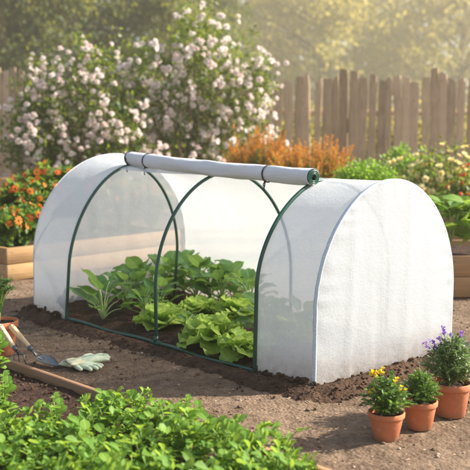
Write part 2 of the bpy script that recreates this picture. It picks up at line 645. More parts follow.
# lawn beyond the fence
mb = MB()
n = 24
q0 = [lift(-2000, 0, 13.9), lift(2400, 0, 13.9)]
pa, pb = at(-1500, 13.7), at(1900, 13.7)
vs = []
for t in np.linspace(0, 1, n):
    for s_ in np.linspace(0, 1, n):
        p = pa * (1 - t) + pb * t + FH * s_ * 70
        vs.append((p[0], p[1], 0.012))
mb.add(vs, grid_faces(n, n))
tag(mb.build('lawn', M['grass']), kind='structure')

# ------------------------------------------------------------------ tunnel geometry (one profile per hoop)
#            x        y0       W       p       s      height  lean
STN = {'L': (-2.2017, -0.0471, 1.1121, 2.0294, 0.3744, 0.9173, 0.0162),
       '1': (-1.8353, -0.0598, 0.7436, 1.8045, 0.3857, 0.8612, 0.0865),
       '2': (-1.0956, 0.0035, 0.9534, 1.9296, 0.3361, 0.85, -0.0045),
       '3': (-0.3683, 0.0062, 0.89, 1.8441, 0.4654, 0.8326, 0.029),
       'R': (-0.0493, 0.0414, 0.9309, 1.9389, 0.3914, 0.8333, 0.0149)}
NA, NS = 97, 16


def profile(k, grow=0.0):
    x, y0, w, p, s, h, lean = STN[k]
    t = np.linspace(0, math.pi, NA)
    c, si = np.cos(t), np.sin(t)
    y = w / 2 - w / 2 * np.sign(c) * np.abs(c) ** (2 / p)
    z = s * h + (1 - s) * h * np.maximum(si, 0) ** (2 / p)
    st = np.linspace(-0.03, s * h, NS + 1)[:-1]
    y = np.r_[np.zeros(NS), y, np.full(NS, w)]
    z = np.r_[st, z, st[::-1]]
    y = y0 + y + lean * z
    P2 = np.stack([y, z], -1)
    tg = unit(np.gradient(P2, axis=0))
    nr = np.stack([-tg[:, 1], tg[:, 0]], -1)
    return P2 + nr * grow


NP = NA + 2 * NS
MID = NP // 2
xs = {k: STN[k][0] for k in STN}
GR = 0.012
pL, p1, p2, p3, pR = [profile(k, GR) for k in 'L123R']
f1 = (xs['1'] - xs['L']) / (xs['2'] - xs['L'])
j = np.arange(NP)
wf = np.clip((j - MID * 1.0) / (NP * 0.22), 0, 1)
wf = (wf * wf * (3 - 2 * wf))[:, None]
p1c = p1 * (1 - wf) + (pL * (1 - f1) + p2 * f1) * wf
stations = [(xs['L'], pL), (xs['1'], p1c), (xs['2'], p2), (xs['3'], p3), (xs['R'], pR)]


def cover_grid(i0, i1, j0, j1, nseg, sag):
    rows = []
    for a in range(i0, i1):
        xa, pa_ = stations[a]
        xb, pb_ = stations[a + 1]
        for k in range(nseg + (1 if a == i1 - 1 else 0)):
            t = k / nseg
            pp = pa_ * (1 - t) + pb_ * t
            c = np.array([np.mean(pp[:, 0]), 0.3])
            dv = unit(c - pp)
            sg = sag * 4 * t * (1 - t) * (xb - xa)
            x = xa * (1 - t) + xb * t
            wr = fbm(np.full(NP, x * 5.0), np.arange(NP) * 0.10, 1.7, 3) * 0.010 + fbm(np.full(NP, x * 16.0), np.arange(NP) * 0.05, 4.7, 2) * 0.004
            wr = wr * (np.sin(math.pi * np.clip(t, 0, 1)) ** 0.5 if 0 < t < 1 else 0)
            pp = pp + dv * (sg + wr[:, None] + 0.003)
            rows.append(np.column_stack([np.full(NP, x), pp])[j0:j1])
    v = np.array(rows)
    arc = np.r_[0, np.cumsum(np.linalg.norm(np.diff(p2, axis=0), axis=1))][j0:j1]
    uv = np.stack([v[:, :, 0], np.broadcast_to(arc, v.shape[:2])], -1)
    return v, uv


tunnel = thing('row_cover_tunnel', 'white mesh garden tunnel on green hoops with its front rolled up over a lettuce bed', 'garden tunnel', (xs['2'], 0.45, 0))
OFF = np.array([xs['2'], 0.45, 0])


def add_sheet(mb, v, uv):
    mb.add(v - OFF, grid_faces(v.shape[0], v.shape[1]), uv)


# roll position: just in front of the ridge, found from the photograph
def roll_point(k, target):
    pr = profile(k, 0.009 + 0.040)
    best = None
    for q in range(MID - 34, MID + 10):
        P = np.array([xs[k], pr[q, 0], pr[q, 1]])
        u, v, _ = proj(P)
        d = (u - target[0]) ** 2 + (v - target[1]) ** 2
        if best is None or d < best[0]:
            best = (d, P, q)
    return best


bl = roll_point('1', (131, 161))
br = roll_point('3', (312, 179))
JF = min(bl[2], br[2]) + 2
mb = MB()
for a, b_, j0 in ((0, 1, 0), (3, 4, 0)):
    add_sheet(mb, *cover_grid(a, b_, j0, NP, 18, 0.004 if a == 0 else 0.010))
add_sheet(mb, *cover_grid(1, 3, JF, NP, 24, 0.012))
mb.build('cover', M['fabric'], tunnel)


def end_panel(k, sign, mat):
    pr = profile(k, GR)
    x = xs[k]
    nv = 46
    rows = []
    for q in range(0, MID + 1):
        a, b_ = pr[q], pr[NP - 1 - q]
        t = np.linspace(0, 1, nv)
        pt = a * (1 - t)[:, None] + b_ * t[:, None]
        edge = np.sin(math.pi * t) ** 0.6
        hgt = max(0.0, pr[q, 1]) / 0.85
        bul = 0.016 * edge * math.sin(math.pi * min(1, max(0, hgt)) * 0.95 + 0.05)
        wr = fbm(pt[:, 0] * 9, pt[:, 1] * 1.6, 2.0 + sign, 4) * 0.008 * edge
        # soft vertical creases hanging from the arch
        cr = sum(amp * np.exp(-((pt[:, 0] - c0 - 0.05 * (pt[:, 1] - 0.4) * sl_) / wd) ** 2) for c0, amp, wd, sl_ in
                 ((0.24, 0.010, 0.022, 1), (0.40, -0.006, 0.03, -1), (0.62, 0.007, 0.03, 1), (0.78, 0.005, 0.025, -1)))
        pk = 0.0035 * math.sin(q * 1.15 + 1.5 * math.sin(q * 0.31)) * (np.exp(-t / 0.07) * np.minimum(1, t / 0.012) + np.exp(-(1 - t) / 0.07) * np.minimum(1, (1 - t) / 0.012))
        dx = sign * (pk + bul + wr + cr * edge * (0.4 + 0.6 * (1 - hgt)) * 0.6)
        rows.append(np.column_stack([x + dx + sign * 0.001, pt]))
    v = np.array(rows)
    uv = np.stack([v[:, :, 1], v[:, :, 2]], -1)
    m_ = MB()
    m_.add(v - OFF, grid_faces(v.shape[0], v.shape[1]), uv)
    m_.build('end_panel', mat, tunnel)


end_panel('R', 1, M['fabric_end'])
end_panel('L', -1, M['fabric'])

for k, sg in (('L', 1), ('R', -1)):
    m_ = MB()
    strip = []
    for dx, gr in ((-0.0015, -0.002), (-0.0015, 0.001), (0.001, 0.003), (0.003, 0.003), (0.005, 0.002), (0.0052, 0.0)) if k == 'L' else ((-0.0015, -0.004), (-0.002, 0.0015), (0.001, 0.0045), (0.009, 0.0035), (0.017, 0.003), (0.0175, 0.0)):
        pr = profile(k, GR + gr)
        ruf = (vnoise(np.arange(NP) * 0.9, dx * 300 + 5.0) - 0.5) * 0.0022
        strip.append(np.column_stack([xs[k] + sg * (dx + ruf), pr]))
    v = np.array(strip)[:, :(MID + 4 if k == 'L' else NP)]
    m_.add(v - OFF, grid_faces(6, v.shape[1]), np.stack([v[:, :, 0], np.broadcast_to(np.arange(v.shape[1]) * 0.012, v.shape[:2])], -1))
    m_.build('seam', M['seam'], tunnel)
for k in '123':
    m_ = MB()
    pr = profile(k, {'1': 0.006, '2': -0.002, '3': GR + 0.004}[k])
    if k == '3':
        w_ = np.clip((np.arange(NP) - br[2] - 2) / 8, 0, 1)[:, None]
        pr = pr * (1 - w_) + profile(k, -0.006) * w_
    tube(m_, np.column_stack([np.full(NP, xs[k] + (0.012 if k == 'L' else -0.012 if k == 'R' else 0)), pr]) - OFF, 0.0088, 10)
    m_.build('hoop', M['hoop'], tunnel)
# base rail along the open front with joint sleeves
m_ = MB()
pts = []
for a, b_ in (('1', '2'), ('2', '3')):
    A = np.array([xs[a], profile(a)[0, 0], 0.016])
    B = np.array([xs[b_], profile(b_)[0, 0], 0.016])
    A[2] += 0.016 if a == '1' else 0
    for t in np.linspace(0, 1, 12)[(0 if a == '1' else 1):]:
        pts.append(A * (1 - t) + B * t + np.array([0, 0, 0.004 * math.sin(t * 9)]))
tube(m_, np.array(pts) - OFF, 0.0085, 10)
m_.build('base_rail', M['hoop'], tunnel)
for k in '23':
    m_ = MB()
    c0 = np.array([xs[k], profile(k)[0, 0], 0.016]) - OFF
    tube(m_, [c0 - np.array([0.03, 0, 0]), c0 + np.array([0.03, 0, 0])], 0.0125, 12)
    tube(m_, [c0, c0 + np.array([0, 0, 0.035])], 0.0125, 12)
    m_.build('joint_sleeve', M['hoop'], tunnel)

# rolled-up front flap
A, B = bl[1], br[1]
ax = unit(B - A)
A = A - ax * 0.012
B = B + ax * 0.02
m_ = MB()
nl, nr_ = 130, 40
e1 = unit(np.cross(ax, [0, 0, 1]))
e2 = np.cross(e1, ax)
th = np.linspace(0, 2 * math.pi, nr_, endpoint=False)
rows = []
for i in range(nl):
    t = i / (nl - 1)
    c0 = A * (1 - t) + B * t - np.array([0, 0, 0.010]) * math.sin(math.pi * t)
    rr = 0.0385 + 0.0055 * (vnoise(t * 14 + 0 * th, np.cos(th) * 1.5 + 5, np.sin(th) * 1.5 + 5) - 0.5) + 0.0014 * np.sin(th * 3 + t * 20) + 0.003 * (vnoise(t * 34 + 0 * th, np.cos(th) * 2.5 + 9, np.sin(th) * 2.5 + 9) - 0.5)
    # the cords pinch the roll
    for tt in (0.0, 0.125, 0.80):
        rr = rr - 0.003 * math.exp(-((t - tt) / 0.012) ** 2)
    rows.append(c0 + rr[:, None] * (np.cos(th)[:, None] * e1 + np.sin(th)[:, None] * e2))
v = np.array(rows)
uv = np.stack([np.broadcast_to(np.linspace(0, 1.5, nl)[:, None], (nl, nr_)), np.broadcast_to(th * 0.04, (nl, nr_))], -1)
m_.add(v - OFF, [grid_faces(nl, nr_, True)], uv)
roll = m_.build('rolled_flap', M['roll'], tunnel)
# dark green wound ends: a spiral of cloth edge with a hollow tube in the middle
for P, s_ in ((A, -1), (B, 1)):
    m_ = MB()
    a_ = np.linspace(0, 2 * math.pi * 3.2, 110)
    rad = np.linspace(0.015, 0.0375, 110)
    sp = P + ax * s_ * 0.001 + rad[:, None] * (np.cos(a_)[:, None] * e1 + np.sin(a_)[:, None] * e2)
    r0 = sp - ax * s_ * 0.02 - OFF
    r1 = sp + ax * s_ * 0.006 - OFF
    inner = (rad - 0.0045)
    sp2 = P + inner[:, None] * (np.cos(a_)[:, None] * e1 + np.sin(a_)[:, None] * e2)
    r2 = sp2 + ax * s_ * 0.006 - OFF
    r3 = sp2 - ax * s_ * 0.02 - OFF
    m_.add(np.array([r0, r1, r2, r3]), grid_faces(4, 110))
    # backing inside the roll
    th2 = np.linspace(0, 2 * math.pi, 24, endpoint=False)
    ring = P - ax * s_ * 0.016 + 0.0365 * (np.cos(th2)[:, None] * e1 + np.sin(th2)[:, None] * e2) - OFF
    m_.add(ring, np.arange(24)[None])
    m_.build('wound_end', M['hoop'], roll)
for tt in (0.004, 0.125, 0.80):
    c0 = A * (1 - tt) + B * tt - np.array([0, 0, 0.010]) * math.sin(math.pi * tt)
    m_ = MB()
    th2 = np.linspace(0, 2 * math.pi, 30)
    tube(m_, c0 + 0.0395 * (np.cos(th2)[:, None] * e1 + np.sin(th2)[:, None] * e2) - OFF, 0.0036, 6)
    f0 = c0 + 0.041 * unit(-e2 * 0.9 + e1 * 0.45)
    if f0[1] > c0[1]:
        f0 = c0 + 0.041 * unit(-e2 * 0.9 - e1 * 0.45)
    m_.add(*[q for q in ((np.array([[0, 0, 0]]) + f0 - OFF), np.zeros((0, 3), int))])
    tube(m_, np.array([f0, f0 + [0.004, -0.006, -0.014], f0 + [0.001, -0.008, -0.03], f0 + [0.006, -0.008, -0.043]]) - OFF, 0.0032, 6)
    tube(m_, np.array([f0, f0 + [-0.006, -0.006, -0.010], f0 + [-0.004, -0.008, -0.022]]) - OFF, 0.0028, 6)
    # small knot
    lathe(m_, [(0.001, -0.006), (0.006, -0.003), (0.0065, 0.002), (0.001, 0.006)], 8, f0 - OFF)
    m_.build('tie', M['cord_hole'], roll)

# ------------------------------------------------------------------ soil inside the tunnel and heaped round it
nx, ny = 170, 80
bx = np.linspace(xs['L'] - 0.0, xs['R'] + 0.0, nx)
by = np.linspace(0, 1, ny)
v = []
for q in by:
    y0 = np.interp(bx, [xs[k] for k in 'L123R'], [STN[k][1] for k in 'L123R']) + 0.03
    y = y0 * (1 - q) + 0.92 * q
    h = 0.014 + 0.022 * np.clip(q * 6, 0, 1) + fbm(bx * 11, y * 11, 9.1, 4) * 0.03 + np.maximum(fbm(bx * 30, y * 30, 2.2, 2), 0) * 0.03
    v.append(np.column_stack([bx, y, h]))
mb = MB()
mb.add(np.array(v), grid_faces(ny, nx))
tag(mb.build('bed_soil', M['soil_dark']), kind='structure')

path = [(-2.28, 1.02), (-2.27, 0.5), (-2.26, 0.0), (-2.20, -0.085), (-1.82, -0.085), (-1.10, -0.055), (-0.36, -0.05), (-0.06, -0.02), (0.015, 0.06), (0.02, 0.5), (0.01, 1.02)]
path = np.array(path)
seg = np.r_[0, np.cumsum(np.linalg.norm(np.diff(path, axis=0), axis=1))]
npth = 460
ss = np.linspace(0, seg[-1], npth)
pc = np.column_stack([np.interp(ss, seg, path[:, 0]), np.interp(ss, seg, path[:, 1])])
for _ in range(6):
    pc[1:-1] = (pc[:-2] + 2 * pc[1:-1] + pc[2:]) / 4
tn = unit(np.gradient(pc, axis=0))
nrm2 = np.column_stack([tn[:, 1], -tn[:, 0]]) * -1      # towards the tunnel
low = np.interp(ss, seg, [.8, .8, .85, .85, .28, .20, .30, .38, .42, .62, .7])


def berm_h(a, off, lw):
    prof_ = np.exp(-((off) / 0.062) ** 2)
    lump = fbm(a * 9, off * 9, 1.1, 4) * 0.9 + np.maximum(fbm(a * 30, off * 30, 6.1, 3), -0.05) * 1.1
    return lw * prof_ * (0.056 + 0.055 * lump) + 0.008 * prof_ - 0.016 * np.clip((np.abs(off) - 0.05) / 0.06, 0, 1)


mb = MB()
offs = np.linspace(-0.16, 0.13, 46)
v = []
for o_ in offs:
    wob = o_ + 0.02 * fbm(ss * 4, ss * 0 + 3.1, 0, 2)
    p = pc + nrm2 * wob[:, None]
    v.append(np.column_stack([p, berm_h(ss, np.full_like(ss, o_), low)]))
mb.add(np.array(v), grid_faces(len(offs), npth))
tag(mb.build('soil_heap', M['berm']), kind='structure')

# loose crumbs and clods
def clodT(seed, sub=1):
    bm = bmesh.new()
    bmesh.ops.create_icosphere(bm, subdivisions=sub + 1, radius=1)
    bm.verts.index_update()
    v_ = np.array([x.co[:] for x in bm.verts])
    f_ = np.array([[q.index for q in f.verts] for f in bm.faces])
    bm.free()
    r_ = 1 + 0.9 * fbm(v_[:, 0] * 1.3 + seed * 7, v_[:, 1] * 1.3, v_[:, 2] * 1.3 + seed, 3)
    return v_ * r_[:, None], f_, np.zeros((len(v_), 2))


CL = [clodT(k) for k in range(4)]


def clods(name, mat, pos, size, flat=0.75):
    mb = MB()
    n = len(pos)
    which = rng.integers(0, 4, n)
    for k in range(4):
        s_ = which == k
        Mx = frames(rand_dirs(s_.sum()), rand_dirs(s_.sum()), size[s_])
        Mx[:, 2] *= flat
        stamp(mb, CL[k], pos[s_], Mx)
    return tag(mb.build(name, mat, smooth=False), kind='stuff')


n = 5200
i = rng.integers(0, npth, n)
o_ = rng.normal(-0.03, 0.055, n)
p = pc[i] + nrm2[i] * o_[:, None] + rng.normal(0, 0.006, (n, 2))
sz = 0.0018 + 0.0062 * rng.random(n) ** 3
keep = rng.random(n) < 0.08 + 0.92 * low[i]
z = np.maximum(berm_h(ss[i], o_, low[i]), 0) + sz * 0.25
clods('soil_crumbs', M['berm'], np.column_stack([p, z])[keep], sz[keep])
# ragged lumps pushed against the cloth at the two front corners
n = 260
cx_ = np.concatenate([rng.uniform(-2.24, -1.86, n // 2), rng.uniform(-0.36, -0.02, n // 2)])
cy_ = np.interp(cx_, [-2.24, -1.85, -0.36, -0.03], [-0.075, -0.085, -0.01, 0.015]) + rng.normal(0, 0.012, n)
sz = 0.005 + 0.010 * rng.random(n) ** 2
cz_ = 0.008 + rng.random(n) ** 2 * np.where(cx_ < -1, 0.055, 0.035)
clods('soil_lumps', M['berm'], np.column_stack([cx_, cy_, cz_]), sz)
n = 9000
px_ = rng.uniform(-4.4, 1.5, n)
py_ = rng.uniform(-1.6, 2.6, n)
sz = 0.0016 + 0.0085 * rng.random(n) ** 5
z = soil_h(px_, py_) + sz * 0.3
clods('loose_soil', M['soil'], np.column_stack([px_, py_, z]), sz)
n = 420
px_ = rng.uniform(-3.5, 1.3, n)
py_ = rng.uniform(-1.2, 1.8, n)
sz = 0.0025 + 0.005 * rng.random(n) ** 3
clods('pebbles', M['pebble'], np.column_stack([px_, py_, soil_h(px_, py_) + sz * 0.3]), sz)

# ------------------------------------------------------------------ foreground bed with its edging board
E0, E1 = G(6, 369), G(330, 486)
E0[2] = E1[2] = 0
ed = unit(E1 - E0)
en = np.array([-ed[1], ed[0], 0])           # away from the camera
mb = MB()
L_ = np.linalg.norm(E1 - E0)
box(mb, np.array([0, 0, 0]), (L_, 0.026, 0.058), [ed, en, [0, 0, 1]], 0.003)
board = mb.build('edging_board', M['edging'])
board.location = (E0 + E1) / 2 + np.array([0, 0, 0.018])
tag(board, 'long narrow reddish wooden edging board between the path and the foreground leaves', 'edging board')
nx, ny = 150, 110
mb = MB()
v = []
for q in np.linspace(0, 1, ny):
    a = np.linspace(-0.9, L_ + 0.1, nx)
    P = E0 + ed * a[:, None] - en * (0.016 + q * 1.3)
    h = 0.012 + fbm(P[:, 0] * 8, P[:, 1] * 8, 3.7, 4) * 0.028 + np.maximum(fbm(P[:, 0] * 28, P[:, 1] * 28, 7.2, 2), 0) * 0.024
    v.append(np.column_stack([P[:, :2], h]))
mb.add(np.array(v), grid_faces(ny, nx))
tag(mb.build('foreground_soil', M['soil_dark']), kind='structure')
n = 1500
P = E0 + ed * rng.uniform(-0.6, L_, n)[:, None] - en * rng.uniform(0.03, 0.6, n)[:, None]
sz = 0.002 + 0.006 * rng.random(n) ** 3
clods('mulch_crumbs', M['berm'], np.column_stack([P[:, :2], np.full(n, 0.018) + sz * 0.3]), sz)


# ------------------------------------------------------------------ raised beds
def raised_bed(label, corner, d1, l1, d2, l2, h, mat, rows=2, screws=False):
    """corner + d1*l1, d2*l2 outline; open box of boards with corner posts, filled with soil"""
    t = thing('raised_bed', label, 'raised bed', corner)
    d1, d2 = unit(np.array([*d1, 0.0])), unit(np.array([*d2, 0.0]))
    bh = h / rows
    th_ = 0.032
    for base, d, l, inn in ((np.zeros(3), d1, l1, d2), (d2 * l2, d1, l1, -d2), (np.zeros(3), d2, l2, d1), (d1 * l1, d2, l2, -d1)):
        for r_ in range(rows):
            m_ = MB()
            trim = 0.0 if d is d1 else th_
            box(m_, base + d * (l / 2) + inn * th_ / 2 + np.array([0, 0, bh * (r_ + 0.5)]), (l - 2 * trim, th_, bh - 0.004), [d, inn, [0, 0, 1]], 0.003)
            if d is d1 and True:
                pass
            bo = m_.build('board', mat, t)
            if screws:
                for e_ in (0.045, l - 0.045):
                    for zz in (0.28, 0.72):
                        m_ = MB()
                        c0 = base + d * e_ - inn * 0.0005 + np.array([0, 0, bh * (r_ + zz)])
                        tube(m_, [c0 + inn * 0.004, c0, c0 - inn * 0.0012], [0.0048, 0.0048, 0.0036], 10)
                        m_.build('screw', M['steel'], bo)
    for a in (0, 1):
        for b_ in (0, 1):
            m_ = MB()
            c0 = d1 * (l1 * a + (0.058 if a == 0 else -0.058)) + d2 * (l2 * b_ + (0.058 if b_ == 0 else -0.058))
            box(m_, c0 + np.array([0, 0, h * 0.48]), (0.05, 0.05, h * 0.93), [d1, d2, [0, 0, 1]], 0.003)
            m_.build('corner_post', mat, t)
    m_ = MB()
    n_ = 24
    v = []
    for q in np.linspace(0, 1, n_):
        for w_ in np.linspace(0, 1, n_):
            p_ = d1 * (0.033 + (l1 - 0.066) * q) + d2 * (0.033 + (l2 - 0.066) * w_)
            v.append((p_[0], p_[1], h * 0.82 + float(fbm(p_[0] * 9, p_[1] * 9, 1.0, 3)) * 0.05))
    m_.add(v, grid_faces(n_, n_))
    m_.build('soil_fill', M['soil_dark'], t)
    return t


LB = G(7.7, 282)
LB[2] = 0
raised_bed('low pine raised bed at the left full of orange flowers', LB, (-0.10, 1.0), 1.72, (-1.0, -0.10), 1.0, 0.245, M['pine'], 2, True)
RB = at(447.5, 5.55)
raised_bed('brown wooden raised bed at the right edge with broad leafed plants', RB, unit(RT[:2] + FH[:2] * 0.05), 1.3, unit(FH[:2]), 0.9, 0.272, M['brownwood'], 2, True)
RB2 = at(452, 7.7)
raised_bed('dark wooden raised bed farther back at the right behind the broad leafed plants', RB2, RT[:2], 1.6, FH[:2], 0.8, 0.36, M['brownwood'])
BB = at(-70, 10.1)
raised_bed('pale wooden raised bed far left in front of the pink flowering shrub', BB, RT[:2], 1.85, FH[:2], 0.35, 0.56, M['pine'], 3)

# ------------------------------------------------------------------ fence
fence = thing('picket_fence', 'weathered brown fence of rough uneven pickets across the back of the garden', 'fence', at(235, 13.2))
FB = np.array(fence.location)
PK = [(-1, -.25), (-.8, -1), (0, -1.15), (.8, -1), (1, -.25), (.8, .8), (0, 1), (-.8, .8)]
px = -34.0
kpick = 0
tall = {301: 0.12, 347: 0.33, 437: 0.30}
while px < 512 and kpick < 98:
    wpx = rng.uniform(6.6, 9.8)
    cxp = px + wpx / 2
    base = at(cxp, 13.2 + rng.normal(0, 0.008)) - FB
    wd = wpx / 65.0
    top = 1.93 + rng.normal(0, 0.032)
    if cxp < 60:
        top += 0.12
    for k_, e_ in tall.items():
        if abs(k_ - cxp) < 5.2:
            top += e_ * 0.42
            wd *= 1.15
    m_ = MB()
    ns = 12
    rows = []
    lean = rng.normal(0, 0.018)
    ph = rng.random() * 50
    for q in range(ns):
        t = q / (ns - 1)
        z = t * top
        off = lean * t + (vnoise(t * 3.0, ph) - 0.5) * 0.03
        hw = wd / 2 * (0.84 + 0.26 * vnoise(t * 3.5, ph + 9)) * (0.80 if q == ns - 1 else 1)
        dep = 0.014
        sk = (rng.normal(0, 0.016) if q == ns - 1 else 0)
        rows.append([base + RT * (off + sx * hw) + FH * sy * dep + np.array([0, 0, z + sk * sx]) for sx, sy in PK])
    v = np.array(rows)
    uv = np.stack([np.broadcast_to(np.linspace(0, top, ns)[:, None], (ns, 8)) + kpick * 3.1, np.broadcast_to(np.array([q[0] for q in PK]) * wd / 2, (ns, 8))], -1)
    m_.add(v, [grid_faces(ns, 8, True), np.array([[(ns - 1) * 8 + q for q in range(8)]])], uv)
    m_.build('picket', M['fence'], fence, smooth=False)
    px += wpx + rng.choice([0.3, 0.7, 1.2, 1.8, 2.4], p=[.25, .25, .2, .2, .1])
    kpick += 1
for z in (0.45, 1.42):
    m_ = MB()
    p0, p1_ = at(-40, 13.25, 0) - FB, at(515, 13.25, 0) - FB
    box(m_, (p0 + p1_) / 2 + np.array([0, 0, z]) + FH * 0.012, (np.linalg.norm(p1_ - p0), 0.04, 0.085), [RT, FH, [0, 0, 1]], 0.004)
    m_.build('rail', M['fence'], fence)


# ------------------------------------------------------------------ plants: helpers
def rosette_curve(az, r, h, n=8, bend=1.0):
    t = np.linspace(0, 1, n)
    rr = r * t ** bend
    zz = h * np.sin(t * math.pi * 0.55) / math.sin(math.pi * 0.55)
    return np.column_stack([rr * math.cos(az), rr * math.sin(az), zz])


LETT = [leafT(10, 18, 'lett', 1.0, 0.08, c, 0.07, f, p_, 0.30) for c, f, p_ in ((0.5, 4.5, 0), (0.9, 5.4, 2), (0.1, 6.0, 4), (1.3, 5.0, 1))]
CHARD = [leafT(6, 9, 'oval', 0.76, 0.22, c, 0.03, f, p_) for c, f, p_ in ((0.3, 2.0, 0), (0.7, 2.5, 2), (1.05, 3.0, 1))]
OBOV = [leafT(4, 6, 'obov', wd, f, c, 0.02, 2, p_) for wd, f, c, p_ in ((0.66, 0.25, 0.5, 0), (0.74, 0.15, 0.9, 2), (0.6, 0.35, 0.25, 1), (0.7, 0.05, -0.3, 3))]
OVAL = [leafT(4, 6, 'oval', wd, f, c, 0.015, 2, 0) for wd, f, c in ((0.5, 0.3, 0.5), (0.6, 0.2, 0.9), (0.45, 0.3, 0.2))]
LANCE = [leafT(2, 5, 'lance', 0.17, 0.3, c) for c in (0.3, 0.8, -0.2)]


def make_lettuce(size):
    t = thing('lettuce', '', 'lettuce')
    m_ = MB()
    for ring, (nl_, el, sc, zz) in enumerate(((8, 0.30, 1.0, 0.01), (8, 0.70, 0.98, 0.02), (8, 1.05, 0.88, 0.03), (6, 1.3, 0.70, 0.035))):
        for q in range(nl_):
            az = (q + rng.uniform(-.25, .25)) * 2 * math.pi / nl_ + ring * 0.7
            e_ = el + rng.normal(0, 0.12)
            d = np.array([[math.cos(az) * math.cos(e_), math.sin(az) * math.cos(e_), math.sin(e_)]])
            s_ = size * sc * rng.uniform(0.85, 1.12)
            stamp(m_, LETT[rng.integers(4)], [[0.012 * math.cos(az), 0.012 * math.sin(az), zz * size * 3]], frames(d, [0, 0, 1], np.array([s_]), rng.normal(0, 0.25, 1)))
    m_.build('leaves', M['lettuce'], t)
    return t


def make_chard(size, nl_=11):
    t = thing('chard_plant', '', 'chard plant')
    ms, ml = MB(), MB()
    for q in range(nl_):
        az = q * 2.399 + rng.uniform(-.3, .3)
        inner = q / nl_
        r_ = size * (0.50 - 0.36 * inner) * rng.uniform(0.85, 1.15)
        h_ = size * (0.24 + 0.66 * inner) * rng.uniform(0.85, 1.1)
        c_ = rosette_curve(az, r_, h_, 8, 1.25)
        tube(ms, c_[:7], np.linspace(0.0048, 0.0022, 7), 6)
        d = unit(c_[-1] - c_[-3])[None]
        d[0, 2] += 0.65
        s_ = size * rng.uniform(0.42, 0.58)
        stamp(ml, CHARD[rng.integers(3)], [c_[-2]], frames(d, [0, 0, 1], np.array([s_]), rng.normal(0, 0.35, 1)))
    ms.build('stalks', M['pale_stem'], t)
    ml.build('leaves', M['chard'], t)
    return t


def make_seedling(h):
    t = thing('leafy_seedling', '', 'seedling plant')
    ms, ml = MB(), MB()
    for q in range(rng.integers(6, 9)):
        az = q * 2.2 + rng.uniform(-.5, .5)
        hh = h * rng.uniform(0.45, 1.2)
        c_ = rosette_curve(az, hh * rng.uniform(0.2, 0.55), hh, 7, 1.3)
        tube(ms, c_, np.linspace(0.0022, 0.0012, 7), 5, cap=False)
        for lv in range(2, 7):
            for sd in ((0, 1) if lv < 6 else (0, 1, 2)):
                if rng.random() < 0.15:
                    continue
                a2 = az + lv * 1.57 + sd * (math.pi if lv < 6 else 2.1) + rng.normal(0, 0.35)
                el = rng.uniform(0.1, 0.95) + (0.3 if lv == 6 else 0)
                d = np.array([[math.cos(a2) * math.cos(el), math.sin(a2) * math.cos(el), math.sin(el)]])
                s_ = rng.choice([0.018, 0.026, 0.034, 0.047], p=[.25, .32, .28, .15]) * rng.uniform(0.85, 1.15) * (0.85 if lv == 6 else 1.0)
                stamp(ml, OBOV[rng.integers(4)], [c_[lv]], frames(d, [0, 0, 1], np.array([s_]), rng.normal(0, 0.4, 1)))
    ms.build('stems', M['stem'], t)
    ml.build('leaves', M['seedling'], t)
    return t


# flower templates (several petals, one mesh each)
def ringT(n, length, width, el, curl, shape='petal', nu=2, nv=3, tw=0.0, r0=0.0):
    P = leafT(nu, nv, shape, width, 0.1, curl)
    mb = MB()
    az = np.arange(n) * 2 * math.pi / n + tw
    d = np.column_stack([np.cos(az) * math.cos(el), np.sin(az) * math.cos(el), np.full(n, math.sin(el))])
    stamp(mb, P, d * [r0, r0, 0], frames(d, [0, 0, 1], np.full(n, length)))
    return mb


def merge(parts):
    v, f, u, n = [], [], [], 0
    for q in parts:
        for a in q.f:
            f.append(a + n)
        v += q.v
        u += q.u
        n += q.n
    return np.concatenate(v), [np.concatenate([a for a in f if a.shape[1] == k]) for k in sorted({a.shape[1] for a in f})], np.concatenate(u)


POM = merge([ringT(6, 0.5, 0.95, 0.05, 0.5), ringT(6, 0.42, 0.9, 0.55, -0.5, tw=0.5), ringT(5, 0.34, 0.9, 1.0, -0.7, tw=0.2), ringT(4, 0.25, 0.9, 1.35, -0.5)])
DAISY = merge([ringT(9, 0.5, 0.42, 0.12, 0.4, r0=0.03)])
CUP = merge([ringT(5, 0.5, 0.8, 0.5, -0.3), ringT(5, 0.36, 0.8, 0.9, -0.4, tw=0.6)])


def eyeT():
    mb = MB()
    lathe(mb, [(0.14, 0.0), (0.13, 0.06), (0.07, 0.11), (0.002, 0.12)], 8)
    return merge([mb])


EYE = eyeT()


def mesh_obj_from(name, T, mats, k=0):
    mb = MB()
    mb.add(T[0], T[1] if isinstance(T[1], list) else [T[1]], T[2])
    return mb


def flower_mesh(name, petT, pet_mat, eye_mat=None):
    mb = MB()
    mb.add(petT[0], petT[1], petT[2], 0)
    if eye_mat is not None:
        mb.add(EYE[0], EYE[1], EYE[2], 1)
    o = mb.build(name, [pet_mat] + ([eye_mat] if eye_mat is not None else []))
    me = o.data
    bpy.data.objects.remove(o)
    return me


ME_POM = flower_mesh('blossom', POM, M['pink'])
ME_ORANGE = flower_mesh('orange_flower', DAISY, M['orange'], M['eye'])
ME_CREAM = flower_mesh('cream_flower', CUP, M['cream'], M['eyey'])
ME_YEL = flower_mesh('yellow_flower', CUP, M['yellow'])
ME_ORCUP = flower_mesh('orange_blossom', CUP, M['orange'])
from mathutils import Matrix


